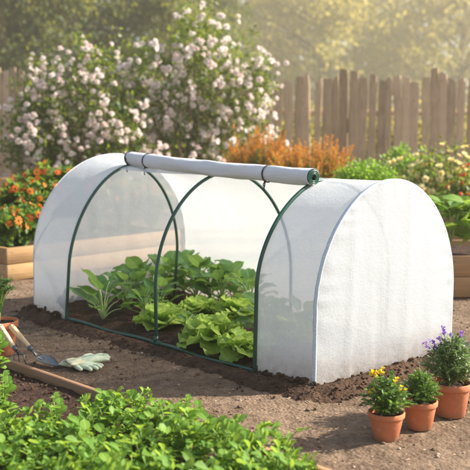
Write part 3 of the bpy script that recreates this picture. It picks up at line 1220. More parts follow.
def put_flower(me, name, parent, pos, d, size):
    o = bpy.data.objects.new(name, me)
    COL.objects.link(o)
    o.parent = parent
    up = np.array([0.3, 0.2, 1.0]) if abs(d[2]) < 0.9 else np.array([1.0, 0.1, 0])
    z = unit(d)
    x = unit(np.cross(up, z))
    y = np.cross(z, x)
    a = rng.random() * 6.28
    x, y = x * math.cos(a) + y * math.sin(a), y * math.cos(a) - x * math.sin(a)
    Mx = Matrix(((x[0] * size, y[0] * size, z[0] * size, pos[0]), (x[1] * size, y[1] * size, z[1] * size, pos[1]), (x[2] * size, y[2] * size, z[2] * size, pos[2]), (0, 0, 0, 1)))
    o.matrix_basis = Mx
    return o


def flower_mass(mb, T, pos, dirs, size, m=0):
    Mx = frames(np.cross(dirs, rand_dirs(len(dirs))), dirs, size)
    stamp(mb, T, pos, Mx, m)


# ------------------------------------------------------------------ tunnel vegetables
veg = 'vegetables growing in the tunnel'
lp = [make_lettuce(0.132), make_lettuce(0.142), make_lettuce(0.128)]
spots = [((163, 326), 0, 1.08, 0.3, 'bright green lettuce beside the middle hoop, left of the largest lettuce'),
         ((212, 343), 1, 1.16, 1.0, 'largest bright lettuce at the front between the middle and right hoops'),
         ((248, 355), 2, 1.05, 2.0, 'lettuce at the front touching the right green hoop'),
         ((200, 315), 2, 1.0, 3.1, 'smaller lettuce half hidden behind the two front lettuces'),
         ((243, 318), 0, 1.1, 4.0, 'lettuce behind the largest one, near the back sheet on the right'),
         ((290, 340), 1, 1.0, 5.0, 'lettuce seen blurred through the white front panel on the right')]
used = set()
for (sx, sy), k, sc, rz, lb in spots:
    o = lp[k] if k not in used else copy_tree(lp[k])
    used.add(k)
    p = G(sx, sy, 0.035)
    o.location = p
    o.scale = (sc,) * 3
    o.rotation_euler = (0, 0, rz)
    tag(o, lb, 'lettuce', veg)
cp = [make_chard(0.255, 13), make_chard(0.265, 16), make_chard(0.26, 16)]
spots = [((103, 320), 0, 1.02, 0.4, 'grey green paddle leafed plant standing alone at the left end of the tunnel bed'),
         ((145, 318), 1, 0.62, 2.0, 'low young leafy plant in front, just left of the middle hoop'),
         ((146, 303), 1, 0.98, 1.1, 'leafy plant behind the middle hoop next to the lone left plant'),
         ((172, 297), 2, 1.0, 0.2, 'tall leafy plant in the back row right behind the left lettuce'),
         ((196, 300), 0, 0.95, 2.5, 'leafy plant in the back row at the middle of the opening'),
         ((222, 306), 1, 0.88, 3.3, 'leafy plant in the back row behind the largest lettuce'),
         ((250, 312), 2, 0.85, 4.4, 'leafy plant in the back row nearest the right hoop'),
         ((266, 338), 2, 0.80, 1.4, 'dark leafy plant right behind the right green hoop'),
         ((300, 348), 0, 0.85, 5.2, 'leafy plant behind the white front panel near the right corner'),
         ((184, 292), 2, 0.95, 3.9, 'tall leafy plant close to the back sheet between the two back hoop legs'),
         ((210, 300), 1, 0.95, 0.7, 'leafy plant against the back sheet behind the lettuces, left of its neighbour'),
         ((236, 302), 2, 0.92, 5.6, 'leafy plant against the back sheet at the right, partly behind the right hoop'),
         ((128, 308), 2, 0.85, 2.9, 'leafy plant between the lone left plant and the middle hoop'),
         ((158, 312), 0, 0.75, 4.9, 'leafy plant directly behind the left lettuce and the middle hoop'),
         ((192, 334), 1, 0.42, 0.9, 'tiny leafy plant at the front between the two lettuces')]
used = set()
for (sx, sy), k, sc, rz, lb in spots:
    o = cp[k] if k not in used else copy_tree(cp[k])
    used.add(k)
    o.location = G(sx, sy, 0.03)
    o.scale = (sc,) * 3
    o.rotation_euler = (0, 0, rz)
    tag(o, lb, 'chard plant', veg)

# ------------------------------------------------------------------ foreground seedlings
outline = np.array([(-40, 404), (0, 408), (25, 414), (60, 404), (100, 394), (150, 396), (200, 410), (240, 420), (290, 426), (304, 440), (312, 480)])
sp = [make_seedling(h) for h in (0.095, 0.105, 0.115, 0.10, 0.125)]
SH = [0.10, 0.11, 0.12, 0.105, 0.13]
pts = []
tries = 0
while tries < 9000 and len(pts) < 170:
    tries += 1
    a = rng.uniform(-0.75, L_)
    b_ = 0.045 + 0.9 * rng.random() ** 1.3
    P = E0 + ed * a - en * b_
    P[2] = 0.012
    u, v_, k_ = proj(P)
    if u < -25 or u > 318 or v_ > 560:
        continue
    kk = rng.integers(5)
    sc = rng.uniform(0.8, 1.15)
    room = (v_ - np.interp(u, outline[:, 0], outline[:, 1])) / (SH[kk] * 0.98 * FPX / k_)
    if room < sc:
        if u < 118 or room < 0.5:
            continue
        sc = room
    if any((q[0] - P[0]) ** 2 + (q[1] - P[1]) ** 2 < 0.07 ** 2 for q, _, _ in pts):
        continue
    pts.append((P, kk, sc))
used = set()
for P, kk, sc in pts:
    o = sp[kk] if kk not in used else copy_tree(sp[kk])
    used.add(kk)
    o.location = P
    o.scale = (sc,) * 3
    o.rotation_euler = (0, 0, rng.random() * 6.28)
    tag(o, 'young bright green leafy plant crowded among its like in the foreground bed', 'seedling plant', 'leafy plants filling the foreground bed')
for (sx, sy, sc), lb in (((-2, 376, 1.15), 'bushy small green plant at the left frame edge behind the edging board end'),
                         ((4, 424, 1.1), 'single leafy plant at the left edge apart from the foreground crowd')):
    o = copy_tree(sp[4])
    o.location = G(sx, sy, 0.01)
    o.scale = (sc,) * 3
    tag(o, lb, 'seedling plant', 'leafy plants at the left edge')


# ------------------------------------------------------------------ pots
def make_pot(base, rt_, rb_, h, label, rim=None):
    t = thing('terracotta_pot', label, 'flower pot', base, 0, 'terracotta pots')
    rim = rim or h * 0.2
    w_ = 0.007
    m_ = MB()
    body = [(0.002, 0.0), (rb_ - 0.003, 0.0), (rb_, 0.003), (rt_ * 0.90, h - rim - 0.001), (rt_ * 0.905, h - rim)]
    lathe(m_, body, 48)
    lathe(m_, [(rt_ * 0.885, h - rim), (rt_ * 0.97, h - rim + 0.0005), (rt_ * 0.985, h - rim + 0.004), (rt_, h - 0.004), (rt_ - 0.003, h), (rt_ - w_, h - 0.001), (rt_ * 0.87, h - rim * 0.9), (rt_ * 0.80, h - rim * 1.4)], 48)
    m_.build('pot_body', M['terra'], t)
    m_ = MB()
    n_ = 14
    rr = np.linspace(0.0, rt_ - w_ - 0.001, 8)
    th_ = np.linspace(0, 2 * math.pi, 28, endpoint=False)
    v = np.stack([rr[:, None] * np.cos(th_), rr[:, None] * np.sin(th_), h - 0.016 + fbm(rr[:, None] * np.cos(th_) * 40 + 9, rr[:, None] * np.sin(th_) * 40, 1, 3) * 0.012], -1)
    m_.add(v, grid_faces(8, 28, True))
    m_.build('potting_soil', M['soil_dark'], t)
    return t


def gb(x, y):
    p = G(x, y)
    p[2] = -0.001
    return p


POTS = [(gb(385.8, 438.5), 0.064, 0.042, 0.098), (gb(419.5, 427.5), 0.0625, 0.043, 0.103), (gb(450.5, 414.5), 0.075, 0.053, 0.128)]
make_pot(*POTS[0], 'small terracotta pot nearest the camera holding yellow flowers')
make_pot(*POTS[1], 'small terracotta pot in the middle of three, with the plain green herb')
make_pot(*POTS[2], 'largest of the three right terracotta pots, holding the purple flowered plant')
LP = (gb(0.5, 354), 0.088, 0.062, 0.165)
make_pot(*LP, 'terracotta pot at the left edge with garden tools leaning on it')


def bushy(name, label, cat, base, rx, rz, nst, leafmats, leaf, T, flowers=None, zb=0.0, group=None, dens=13):
    """small potted plant: stems with leaves all along"""
    t = thing(name, label, cat, base, 0, group)
    ms, ml = MB(), MB()
    tips = []
    for q in range(nst):
        az = q * 2.399
        f = math.sqrt((q + 0.5) / nst)
        r_ = rx * f * rng.uniform(0.8, 1.1)
        h_ = rz * (1 - 0.72 * f ** 2.2) * rng.uniform(0.82, 1.12)
        c_ = rosette_curve(az, r_, h_, 9, 0.85)
        tube(ms, c_, np.linspace(0.0016, 0.0008, 9), 5, cap=False)
        tips.append((c_[-1], unit(c_[-1] - c_[-3])))
        tt = rng.uniform(0.12, 1.0, dens) * 8
        i0 = np.minimum(tt.astype(int), 7)
        P = c_[i0] + (c_[i0 + 1] - c_[i0]) * (tt - i0)[:, None]
        d = rand_dirs(dens) * [1, 1, 0.5] + np.array([math.cos(az) * 0.5, math.sin(az) * 0.5, 0.45])
        for k in range(len(T)):
            s_ = np.arange(dens) % len(T) == k
            stamp(ml, T[k], P[s_], frames(d[s_], [0, 0, 1], rng.uniform(0.7, 1.15, s_.sum()) * leaf, rng.normal(0, 0.4, s_.sum())))
    ms.build('stems', M['stem'], t)
    ml.build('leaves', leafmats, t)
    return t, tips


pt = POTS[0]
b0 = pt[0] + np.array([0, 0, pt[3] - 0.014])
t, tips = bushy('yellow_flower_plant', 'small leafy plant with clusters of yellow flowers in the nearest terracotta pot', 'potted plant', b0, 0.095, 0.128, 60, M['herb'], 0.021, OVAL, dens=16)
k_ = 0
for pxy in ((374.5, 372), (380, 371.5), (395, 381), (400, 392), (377, 377), (369, 390), (404, 388)):
    c0 = lift(pxy[0], pxy[1], proj(b0)[2] - 0.02) - b0
    m_ = MB()
    tube(m_, [np.array([c0[0] * 0.3, c0[1] * 0.3, 0.02]), np.array([c0[0] * 0.75, c0[1] * 0.75, c0[2] * 0.6]), c0], 0.001, 5, cap=False)
    m_.build('flower_stem', M['stem'], t)
    for q in range(5 if k_ < 4 else 3):
        put_flower(ME_YEL, 'flower', t, c0 + rng.normal(0, 0.0065, 3), unit(rng.normal(0, 0.6, 3) + np.array([0.2, -0.3, 1])), rng.uniform(0.015, 0.022))
    k_ += 1
pt = POTS[1]
b0 = pt[0] + np.array([0, 0, pt[3] - 0.014])
bushy('green_herb', 'dense plain green herb in the middle terracotta pot', 'potted plant', b0, 0.072, 0.108, 56, M['herb'], 0.024, LANCE + OVAL[:1], dens=24)
pt = POTS[2]
b0 = pt[0] + np.array([0, 0, pt[3] - 0.014])
t, tips = bushy('lavender_plant', 'tall bushy plant with purple flower spikes in the largest terracotta pot', 'potted plant', b0, 0.105, 0.168, 50, M['lavleaf'], 0.046, LANCE, dens=24)
for pxy in ((444, 334), (440, 341), (451, 340), (461, 337), (434, 345), (428, 346), (467, 345), (457, 348), (446, 346)):
    c0 = lift(pxy[0], pxy[1], proj(b0)[2] + rng.uniform(-0.05, 0.04)) - b0
    st_ = np.array([c0[0] * 0.25, c0[1] * 0.25, 0.04])
    m_ = MB()
    mid_ = st_ * 0.4 + c0 * 0.6 + np.array([0, 0, 0.015])
    tube(m_, [st_, mid_, c0], 0.0011, 5, cap=False)
    m_.build('flower_stem', M['stem'], t)
    m_ = MB()
    n_ = 22
    f_ = rng.random(n_)
    P = c0 + unit(c0 - mid_) * (f_[:, None] * 0.034 - 0.012) + rng.normal(0, 0.0025, (n_, 3))
    d = rand_dirs(n_, 0.5)
    stamp(m_, leafT(2, 3, 'petal', 0.7, 0.1, 0.3), P, frames(d, [0, 0, 1], rng.uniform(0.010, 0.0145, n_)))
    m_.build('flower_spike', M['violet'], t)

# rosemary in the left pot
b0 = LP[0] + np.array([0, 0, LP[3] - 0.014])
t = thing('rosemary_plant', 'upright needle leaved green herb in the terracotta pot at the left edge', 'potted plant', b0)
ms, ml = MB(), MB()
for q in range(34):
    az = q * 2.399
    f = math.sqrt((q + 0.5) / 34)
    c_ = rosette_curve(az, 0.085 * f, rng.uniform(0.14, 0.205), 8, 1.5)
    tube(ms, c_, np.linspace(0.002, 0.001, 8), 5, cap=False)
    n_ = 70
    tt = rng.uniform(0.15, 1.0, n_) * 7
    i0 = np.minimum(tt.astype(int), 6)
    P = c_[i0] + (c_[i0 + 1] - c_[i0]) * (tt - i0)[:, None]
    d = rand_dirs(n_) * [1, 1, 0.3] + np.array([0, 0, 0.9])
    stamp(ml, LANCE[0], P, frames(d, [0, 0, 1], rng.uniform(0.018, 0.030, n_)) * np.array([0.75, 1, 1]))
ms.build('stems', M['stem'], t)
ml.build('leaves', M['rosemary'], t)


# ------------------------------------------------------------------ tools
def tool_handle(parent, butt, end, rad=0.0125):
    m_ = MB()
    L2 = np.linalg.norm(end - butt)
    tt = np.array([0, 0.01, 0.05, 0.14, 0.3, 0.55, 0.8, 0.93, 1.0])
    rr = np.array([0.25, 0.72, 1.0, 1.12, 1.08, 1.0, 0.86, 0.78, 0.74]) * rad
    tube(m_, butt + (end - butt) * tt[:, None], rr, 16)
    h = m_.build('handle', M['handle'], parent)
    # dark plug near the butt, painted shade of a hanging hole
    m_ = MB()
    d = unit(end - butt)
    sd = unit(np.cross(d, [0, 0, 1]))
    c0 = butt + d * 0.022
    nrm_ = unit(np.cross(sd, d))
    if nrm_ @ (CAM - butt - np.array(parent.location)) < 0:
        nrm_ = -nrm_
    tube(m_, [c0 - nrm_ * (rad * 1.12), c0 + nrm_ * (rad * 1.12)], 0.0032, 10)
    m_.build('hole_shade', M['cord_hole'], h)
    m_ = MB()
    tube(m_, [end - d * 0.012, end - d * 0.010, end + d * 0.012, end + d * 0.014], [rad * 0.8, rad * 0.9, rad * 0.72, rad * 0.4], 14)
    m_.build('ferrule', M['steel'], parent)
    return d


# trowel
tipP = G(59, 367.5, 0.002)
tr = thing('garden_trowel', 'wooden handled hand trowel with its dark blade on the soil, leaning on the left pot', 'trowel', tipP)
butt = G(10.5, 325.5, 0.165) - tipP
end = G(30.5, 348.5, 0.082) - tipP
hd = tool_handle(tr, butt, end)
bstart = G(38, 357.5, 0.030) - tipP
m_ = MB()
tube(m_, [end, end + hd * 0.02, end + hd * 0.04 + np.array([0, 0, -0.004]), bstart * 0.75 + end * 0.25, bstart, bstart * 0.8], np.array([0.0055, 0.0052, 0.005, 0.005, 0.005, 0.0035]), 10)
m_.build('neck', M['steel'], tr)
bd = unit(-bstart)
BL = np.linalg.norm(bstart)
side = unit(np.cross(bd, [0, 0, 1]))
bn = np.cross(side, bd)
nu, nv = 10, 16
top_, bot_ = [], []
for i in range(nv + 1):
    t = i / nv
    wv = 0.042 * min(1, (t * 4.5) ** 0.5) * (1 - max(0, (t - 0.35) / 0.65) ** 1.5) + 0.002
    for j_ in range(nu + 1):
        u = -1 + 2 * j_ / nu
        p = bstart + bd * BL * t + side * u * wv + bn * (0.013 * u * u * (1 - 0.5 * t))
        top_.append(p)
        bot_.append(p - bn * 0.0022)
m_ = MB()
ft = grid_faces(nv + 1, nu + 1)
nn = (nu + 1) * (nv + 1)
edge = [k for k in range(nu + 1)] + [(q + 1) * (nu + 1) - 1 for q in range(1, nv + 1)] + [nv * (nu + 1) + k for k in range(nu - 1, -1, -1)] + [q * (nu + 1) for q in range(nv - 1, 0, -1)]
es = np.array([[edge[k], edge[(k + 1) % len(edge)], edge[(k + 1) % len(edge)] + nn, edge[k] + nn] for k in range(len(edge))])
m_.add(np.array(top_ + bot_), [ft, ft[:, ::-1] + nn, es])
m_.build('blade', M['steel'], tr)

# hand fork
tipF = G(22, 367, 0.0)
fk = thing('hand_fork', 'wooden handled hand fork with three dark tines in the soil, leaning on the left pot', 'hand fork', tipF)
butt = G(-1, 325, 0.165) - tipF
end = G(15, 348.5, 0.085) - tipF
hd = tool_handle(fk, butt, end)
fb = G(18.5, 354, 0.058) - tipF
m_ = MB()
tube(m_, [end, end * 0.5 + fb * 0.5, fb], [0.0055, 0.005, 0.005], 10)
m_.build('neck', M['steel'], fk)
for k in (-1, 0, 1):
    m_ = MB()
    s0 = G(18.5 + k * 4.8, 355 - k * 0.9, 0.052) - tipF
    e0 = G(22 + k * 5.2, 367 - k * 1.1, -0.004) - tipF
    md = (s0 + e0) / 2 + np.array([0.008, -0.010, 0.006])
    tube(m_, [fb, s0 + np.array([0, 0, 0.002]), s0 * 0.8 + md * 0.2, md, e0], [0.0038, 0.0036, 0.0034, 0.003, 0.0012], 8)
    m_.build('tine', M['steel'], fk)


# gloves
def glove(label, wrist, direc, side_sign, size, zlift, curlz, spread):
    t = thing('gardening_glove', label, 'glove', wrist, 0, 'pair of gardening gloves')
    d = unit(np.array([*direc, 0.0]))
    s_ = np.array([-d[1], d[0], 0]) * side_sign
    u_ = np.array([0, 0, 1.0])

    def L(a, b_, c_):
        return (d * a + s_ * b_ + u_ * c_) * size
    m_ = MB()
    z0 = zlift
    tube(m_, [L(0.02, 0, z0), L(0.05, 0, z0 + .002), L(0.09, 0.0, z0 + 0.004), L(0.118, 0.0, z0)], [0.036 * size, 0.041 * size, 0.042 * size, 0.036 * size], 18, flat=0.42)
    for k, (off, ln) in enumerate(((0.031, 0.070), (0.011, 0.082), (-0.010, 0.076), (-0.030, 0.060))):
        cz = curlz[k]
        sp_ = spread * (1.5 - k)
        a0 = 0.088
        pts_ = [L(a0, off, z0), L(a0 + ln * 0.4, off * 1.08 + sp_ * 0.3, z0 + cz), L(a0 + ln * 0.75, off * 1.12 + sp_ * 0.7, z0 + cz * 1.1), L(a0 + ln * 0.95, off * 1.12 + sp_, z0 + cz * 0.5 - 0.002), L(a0 + ln, off * 1.12 + sp_, z0 + cz * 0.4 - 0.003)]
        tube(m_, pts_, np.array([0.0115, 0.0112, 0.0105, 0.009, 0.004]) * size, 12, flat=0.85)
    tube(m_, [L(0.045, 0.022, z0), L(0.066, 0.047, z0 + 0.006), L(0.092, 0.060, z0 + 0.005), L(0.112, 0.062, z0), L(0.117, 0.062, z0)], np.array([0.015, 0.0125, 0.0115, 0.0095, 0.004]) * size, 12, flat=0.85)
    g_ = m_.build('glove_hand', M['glove'], t)
    rm = g_.modifiers.new('fuse', 'REMESH')
    rm.mode = 'VOXEL'
    rm.voxel_size = 0.0022
    rm.use_smooth_shade = True
    sm = g_.modifiers.new('soften', 'SMOOTH')
    sm.factor = 0.5
    sm.iterations = 5
    m_ = MB()
    n_ = 24
    th_ = np.linspace(0, 2 * math.pi, n_, endpoint=False)
    rows = []
    for a, w_, hgt in ((0.032, 0.0365, 0.0155), (0.02, 0.040, 0.017), (0.0, 0.044, 0.015), (-0.03, 0.050, 0.011), (-0.045, 0.052, 0.009), (-0.045, 0.049, 0.0065), (-0.02, 0.045, 0.010)):
        rows.append([L(a, math.cos(q) * w_ + 0.003 * math.sin(q * 3 + a * 80), z0 + math.sin(q) * hgt + 0.0025 * math.sin(q * 4 + a * 90)) for q in th_])
    m_.add(np.array(rows), grid_faces(len(rows), n_, True))
    m_.build('cuff', M['cuff'], t)
    return t


ga, gb_ = G(72, 362), G(110, 359.5)
dirA = (gb_ - ga)[:2]
w1 = G(76, 368, 0)
glove('cream cuffed green garden glove lying on top with fingers towards the tunnel', w1, unit(dirA + np.array([0.0, 0.3])), 1, 0.98, 0.030, (0.004, 0.006, 0.004, 0.001), 0.004)
w2 = G(72.5, 366, 0)
glove('green garden glove lying underneath with fingers spread on the soil', w2, unit((G(104, 370) - G(72, 364))[:2]), -1, 0.98, 0.013, (0.004, 0.005, 0.004, 0.002), 0.006)


# ------------------------------------------------------------------ larger shrubs from lobes
def lobes_world(lobes, dist, dr):
    out = []
    k = FPX / dist
    for (px_, py_, rx, ry) in lobes:
        out.append((lift(px_, py_, dist), rx / k, ry / k, dr))
    return out


def sample_lobes(lw, n, power=2.2, jitter=0.28):
    vol = np.array([(a[1] * a[2]) for a in lw])
    pick = rng.choice(len(lw), n, p=vol / vol.sum())
    d = rand_dirs(n)
    r = rng.random(n) ** (1 / power)
    C = np.array([a[0] for a in lw])[pick]
    rx = np.array([a[1] for a in lw])[pick]
    ry = np.array([a[2] for a in lw])[pick]
    rd = np.array([a[3] for a in lw])[pick]
    jit = 1 + jitter * rng.normal(size=n) * (r > 0.8)
    r = r * jit
    P = C + RT * (d[:, :1] * (rx * r)[:, None]) + np.array([0, 0, 1]) * (d[:, 1:2] * (ry * r)[:, None]) + FH * (d[:, 2:3] * (rd * r)[:, None])
    return P, RT * d[:, :1] + np.array([0, 0, 1]) * d[:, 1:2] + FH * d[:, 2:3]


def clumpy(lw, n, nclump, spread, power=2.0, jitter=0.28):
    """leaf positions in small clumps so gaps stay open between them"""
    c, d = sample_lobes(lw, nclump, power, jitter)
    i_ = rng.integers(0, nclump, n)
    return c[i_] + rng.normal(0, spread, (n, 3)), d[i_]


def rose_shrub(label, lobes, dist, dr, base_px, nleaf, nflow, nmore, fs):
    base = at(base_px, dist)
    t = thing('flowering_shrub', label, 'shrub', base, 0, 'pink flowering shrubs')
    lw = lobes_world(lobes, dist, dr)
    m_ = MB()
    tips, _ = sample_lobes(lw, 46, 5)
    for p in tips:
        p = p - base
        b0 = rng.normal(0, 0.12, 3) * [1, 1, 0]
        md = b0 * 0.5 + p * 0.5 * [0.7, 0.7, 1.25]
        tt = np.linspace(0, 1, 9)[:, None]
        c_ = b0 * (1 - tt) ** 2 + 2 * md * tt * (1 - tt) + p * tt ** 2
        tube(m_, c_, np.linspace(0.014, 0.003, 9), 6, cap=False)
    m_.build('branches', M['bark'], t)
    m_ = MB()
    P, d = clumpy(lw, nleaf, nleaf // 14, 0.055, 2.3)
    keep = P[:, 2] > 0.04
    P, d = P[keep], d[keep]
    dirs = rand_dirs(len(P)) + d * 0.5 + [0, 0, 0.1]
    stamp(m_, TINY, P - base, frames(dirs, rand_dirs(len(P), 1.2), rng.uniform(0.045, 0.085, len(P))))
    m_.build('foliage', M['bushleaf'], t)
    # blossoms: in small trusses on the outside
    cN = max(1, (nflow + nmore) // 3)
    c_, dn = sample_lobes(lw, cN, 14)
    # turn most of them to the open side
    back = (dn @ FH > 0.25) & (rng.random(cN) < 0.8)
    c_[back] -= FH * 2 * ((dn[back] @ FH)[:, None]) * dr
    k = 0
    rest_p, rest_d = [], []
    allp = []
    for q in range(cN):
        for s_ in range(rng.integers(1, 5)):
            allp.append((c_[q] + rng.normal(0, 0.045, 3), unit(dn[q] * 0.7 - FH * 0.5 + rng.normal(0, 0.4, 3) + np.array([0, 0, 0.35]))))
    allp = [a for a in allp if a[0][2] > 0.1]
    allp.sort(key=lambda a: (a[0] - CAM) @ FW)
    for q, (p, d_) in enumerate(allp):
        if q < nflow:
            put_flower(ME_POM, 'blossom', t, p - base, d_, fs * rng.uniform(0.75, 1.25))
        else:
            rest_p.append(p - base)
            rest_d.append(d_)
    if rest_p:
        m_ = MB()
        flower_mass(m_, POM, np.array(rest_p), np.array(rest_d), fs * rng.uniform(0.75, 1.25, len(rest_p)))
        tag(m_.build('blossoms', M['pink'], t), kind='stuff')
    return t


rose_shrub('lower pale pink flowering shrub at the left', [(50, 130, 42, 50), (85, 105, 42, 52), (46, 82, 22, 28), (98, 66, 20, 28), (125, 130, 32, 45), (85, 165, 72, 35), (25, 120, 18, 30), (20, 150, 24, 24)],
           11.0, 0.5, 85, 8200, 98, 620, 0.076)
rose_shrub('tall pale pink flowering shrub right of the lower one, reaching the top of the picture', [(150, 110, 40, 50), (200, 90, 52, 60), (200, 38, 30, 34), (155, 62, 30, 30), (248, 95, 27, 45), (225, 150, 55, 35), (175, 155, 60, 35), (262, 78, 14, 24), (120, 95, 20, 45)],
           11.7, 0.6, 195, 10500, 98, 820, 0.082)


# orange spiky shrubs
def spike_shrub(label, lobes, dist, base_px, nsp, top_only=True):
    base = at(base_px, dist)
    t = thing('spiky_shrub', label, 'shrub', base, 0, 'amber spiked shrubs')
    lw = lobes_world(lobes, dist, 0.32)
    ms, mf, ml = MB(), MB(), MB()
    P, d = sample_lobes(lw, nsp, 5)
    fl = leafT(2, 2, 'oval', 0.5, 0.1, 0.3)
    for p, dd in zip(P, d):
        p = p - base
        if p[2] < 0.25:
            continue
        b0 = np.array([p[0] * 0.25, p[1] * 0.25, 0.0])
        md = (b0 + p) / 2 + np.array([-p[0] * 0.08, -p[1] * 0.08, 0.05])
        tt = np.linspace(0, 1, 7)[:, None]
        c_ = b0 * (1 - tt) ** 2 + 2 * md * tt * (1 - tt) + p * tt ** 2
        tube(ms, c_, np.linspace(0.005, 0.002, 7), 5, cap=False)
        ax_ = unit(c_[-1] - c_[-3])
        n_ = 60
        f_ = rng.random(n_)
        Q = p + ax_ * ((f_ - 0.65) * 0.24)[:, None] + rng.normal(0, 0.011, (n_, 3)) * (1.15 - f_)[:, None]
        stamp(mf, fl, Q, frames(rand_dirs(n_) + ax_ * 1.4, [0, 0, 1], rng.uniform(0.016, 0.032, n_)))
        n_ = 26
        f_ = rng.uniform(0.25, 0.85, n_)[:, None]
        Q = b0 * (1 - f_) ** 2 + 2 * md * f_ * (1 - f_) + p * f_ ** 2 + rng.normal(0, 0.03, (n_, 3))
        stamp(ml, TINY, Q, frames(rand_dirs(n_, 0.6), rand_dirs(n_, 1), rng.uniform(0.04, 0.07, n_)))
    ms.build('stems', M['stem'], t)
    mf.build('flower_spikes', M['spike'], t)
    ml.build('foliage', M['bushleaf'], t)


spike_shrub('taller left shrub of upright amber orange spikes before the fence', [(258, 160, 30, 26), (240, 165, 16, 20), (275, 162, 18, 22)], 9.6, 258, 260)
spike_shrub('lower right shrub of amber orange spikes before the fence', [(315, 168, 30, 24), (295, 172, 22, 22), (337, 170, 18, 21)], 8.8, 315, 280)


def leaf_shrub(name, label, cat, lobes, dist, dr, base_px, n, mat, size, T=TINY, ncl=None, spread=0.04, jitter=0.28):
    base = at(base_px, dist)
    t = thing(name, label, cat, base)
    lw = lobes_world(lobes, dist, dr)
    m_ = MB()
    tips, _ = sample_lobes(lw, 26, 3)
    for p in tips:
        p = p - base
        if p[2] < 0.1:
            continue
        tube(m_, [rng.normal(0, 0.03, 3) * [1, 1, 0], p * [0.4, 0.4, 0.6], p], [0.009, 0.006, 0.002], 5, cap=False)
    m_.build('branches', M['bark'], t)
    m_ = MB()
    P, d = clumpy(lw, n, ncl or n // 10, spread, 3, jitter)
    kp = P[:, 2] > 0.03
    P, d = P[kp], d[kp]
    stamp(m_, T, P - base, frames(rand_dirs(len(P)) + d * 0.6 + [0, 0, .2], rand_dirs(len(P), 1.2), rng.uniform(0.7, 1.2, len(P)) * size))
    m_.build('foliage', mat, t)
    return t, lw, base


leaf_shrub('round_shrub', 'bright green rounded leafy shrub without flowers behind the tunnel roof', 'shrub', [(364, 189, 31, 27), (349, 192, 19, 22), (381, 191, 17, 22)], 7.6, 0.30, 364, 12000, M['boxleaf'], 0.032, spread=0.03, jitter=0.06)
leaf_shrub('tall_weed', 'loose light green leafy plant against the fence behind the round shrub', 'plant', [(412, 170, 16, 24), (400, 165, 14, 16), (425, 178, 16, 22)], 10.4, 0.2, 412, 900, M['boxleaf'], 0.075)
t, lw, base = leaf_shrub('cream_flower_bush', 'bush of small cream yellow flowers at the right before the fence', 'flower bush', [(440, 200, 42, 40), (415, 192, 20, 26), (470, 190, 24, 34), (445, 172, 24, 20)], 8.9, 0.34, 445, 5200, M['bushleaf'], 0.045)
P, d = sample_lobes(lw, 420, 14)
kp = (d @ FH < 0.2) & (P[:, 2] > 0.42)
for p, dd in list(zip(P[kp], d[kp]))[:98]:
    put_flower(ME_CREAM, 'flower', t, p - base + dd * 0.03, unit(dd + np.array([0, 0, 0.6]) - FH * 0.5), rng.uniform(0.07, 0.105))
t, lw, base = leaf_shrub('orange_flower_bush', 'plant with a few orange flowers at the right edge beside the cream flowers', 'flower bush', [(468, 190, 13, 20), (462, 197, 12, 17)], 7.9, 0.2, 466, 900, M['bushleaf'], 0.05)
P, d = sample_lobes(lw, 60, 14)
kp = (d @ FH < 0.3)
for p, dd in zip(P[kp], d[kp]):
    put_flower(ME_ORCUP, 'flower', t, p - base + dd * 0.02, unit(dd + np.array([0, 0, 0.5]) - FH * 0.4), rng.uniform(0.05, 0.075))

# broad leafed plants in the right bed
def broad_plant(label, base, h, nst):
    t = thing('broad_leafed_plant', label, 'vegetable plant', base, 0, 'plants in the right raised bed')
    ms, ml = MB(), MB()
    for q in range(nst):
        az = q * 2.399 + 0.5
        c_ = rosette_curve(az, h * 0.42 * rng.uniform(0.5, 1), h * rng.uniform(0.6, 1), 8, 1.3)
        tube(ms, c_, np.linspace(0.006, 0.0025, 8), 6, cap=False)
        for lv in (2, 3, 4, 5, 6, 7, 7):
            a2 = az + lv * 2.4 + rng.normal(0, 0.3)
            el = rng.uniform(-0.1, 0.6)
            d = np.array([[math.cos(a2) * math.cos(el), math.sin(a2) * math.cos(el), math.sin(el)]])
            s_ = rng.uniform(0.11, 0.18)
            e_ = c_[lv] + d[0] * 0.03
            tube(ms, [c_[lv], e_], 0.002, 5, cap=False)
            stamp(ml, OVAL[rng.integers(3)], [e_], frames(d, [0, 0, 1], np.array([s_]), rng.normal(0, 0.4, 1)) * np.array([1.25, 1, 1]))
    ms.build('stems', M['stem'], t)
    ml.build('leaves', M['seedling'], t)


broad_plant('broad leafed green plant leaning out beside the white end panel', at(449, 5.85, 0.23), 0.38, 7)
broad_plant('broad leafed green plant at the right frame edge in the brown bed', at(472, 5.95, 0.23), 0.33, 7)

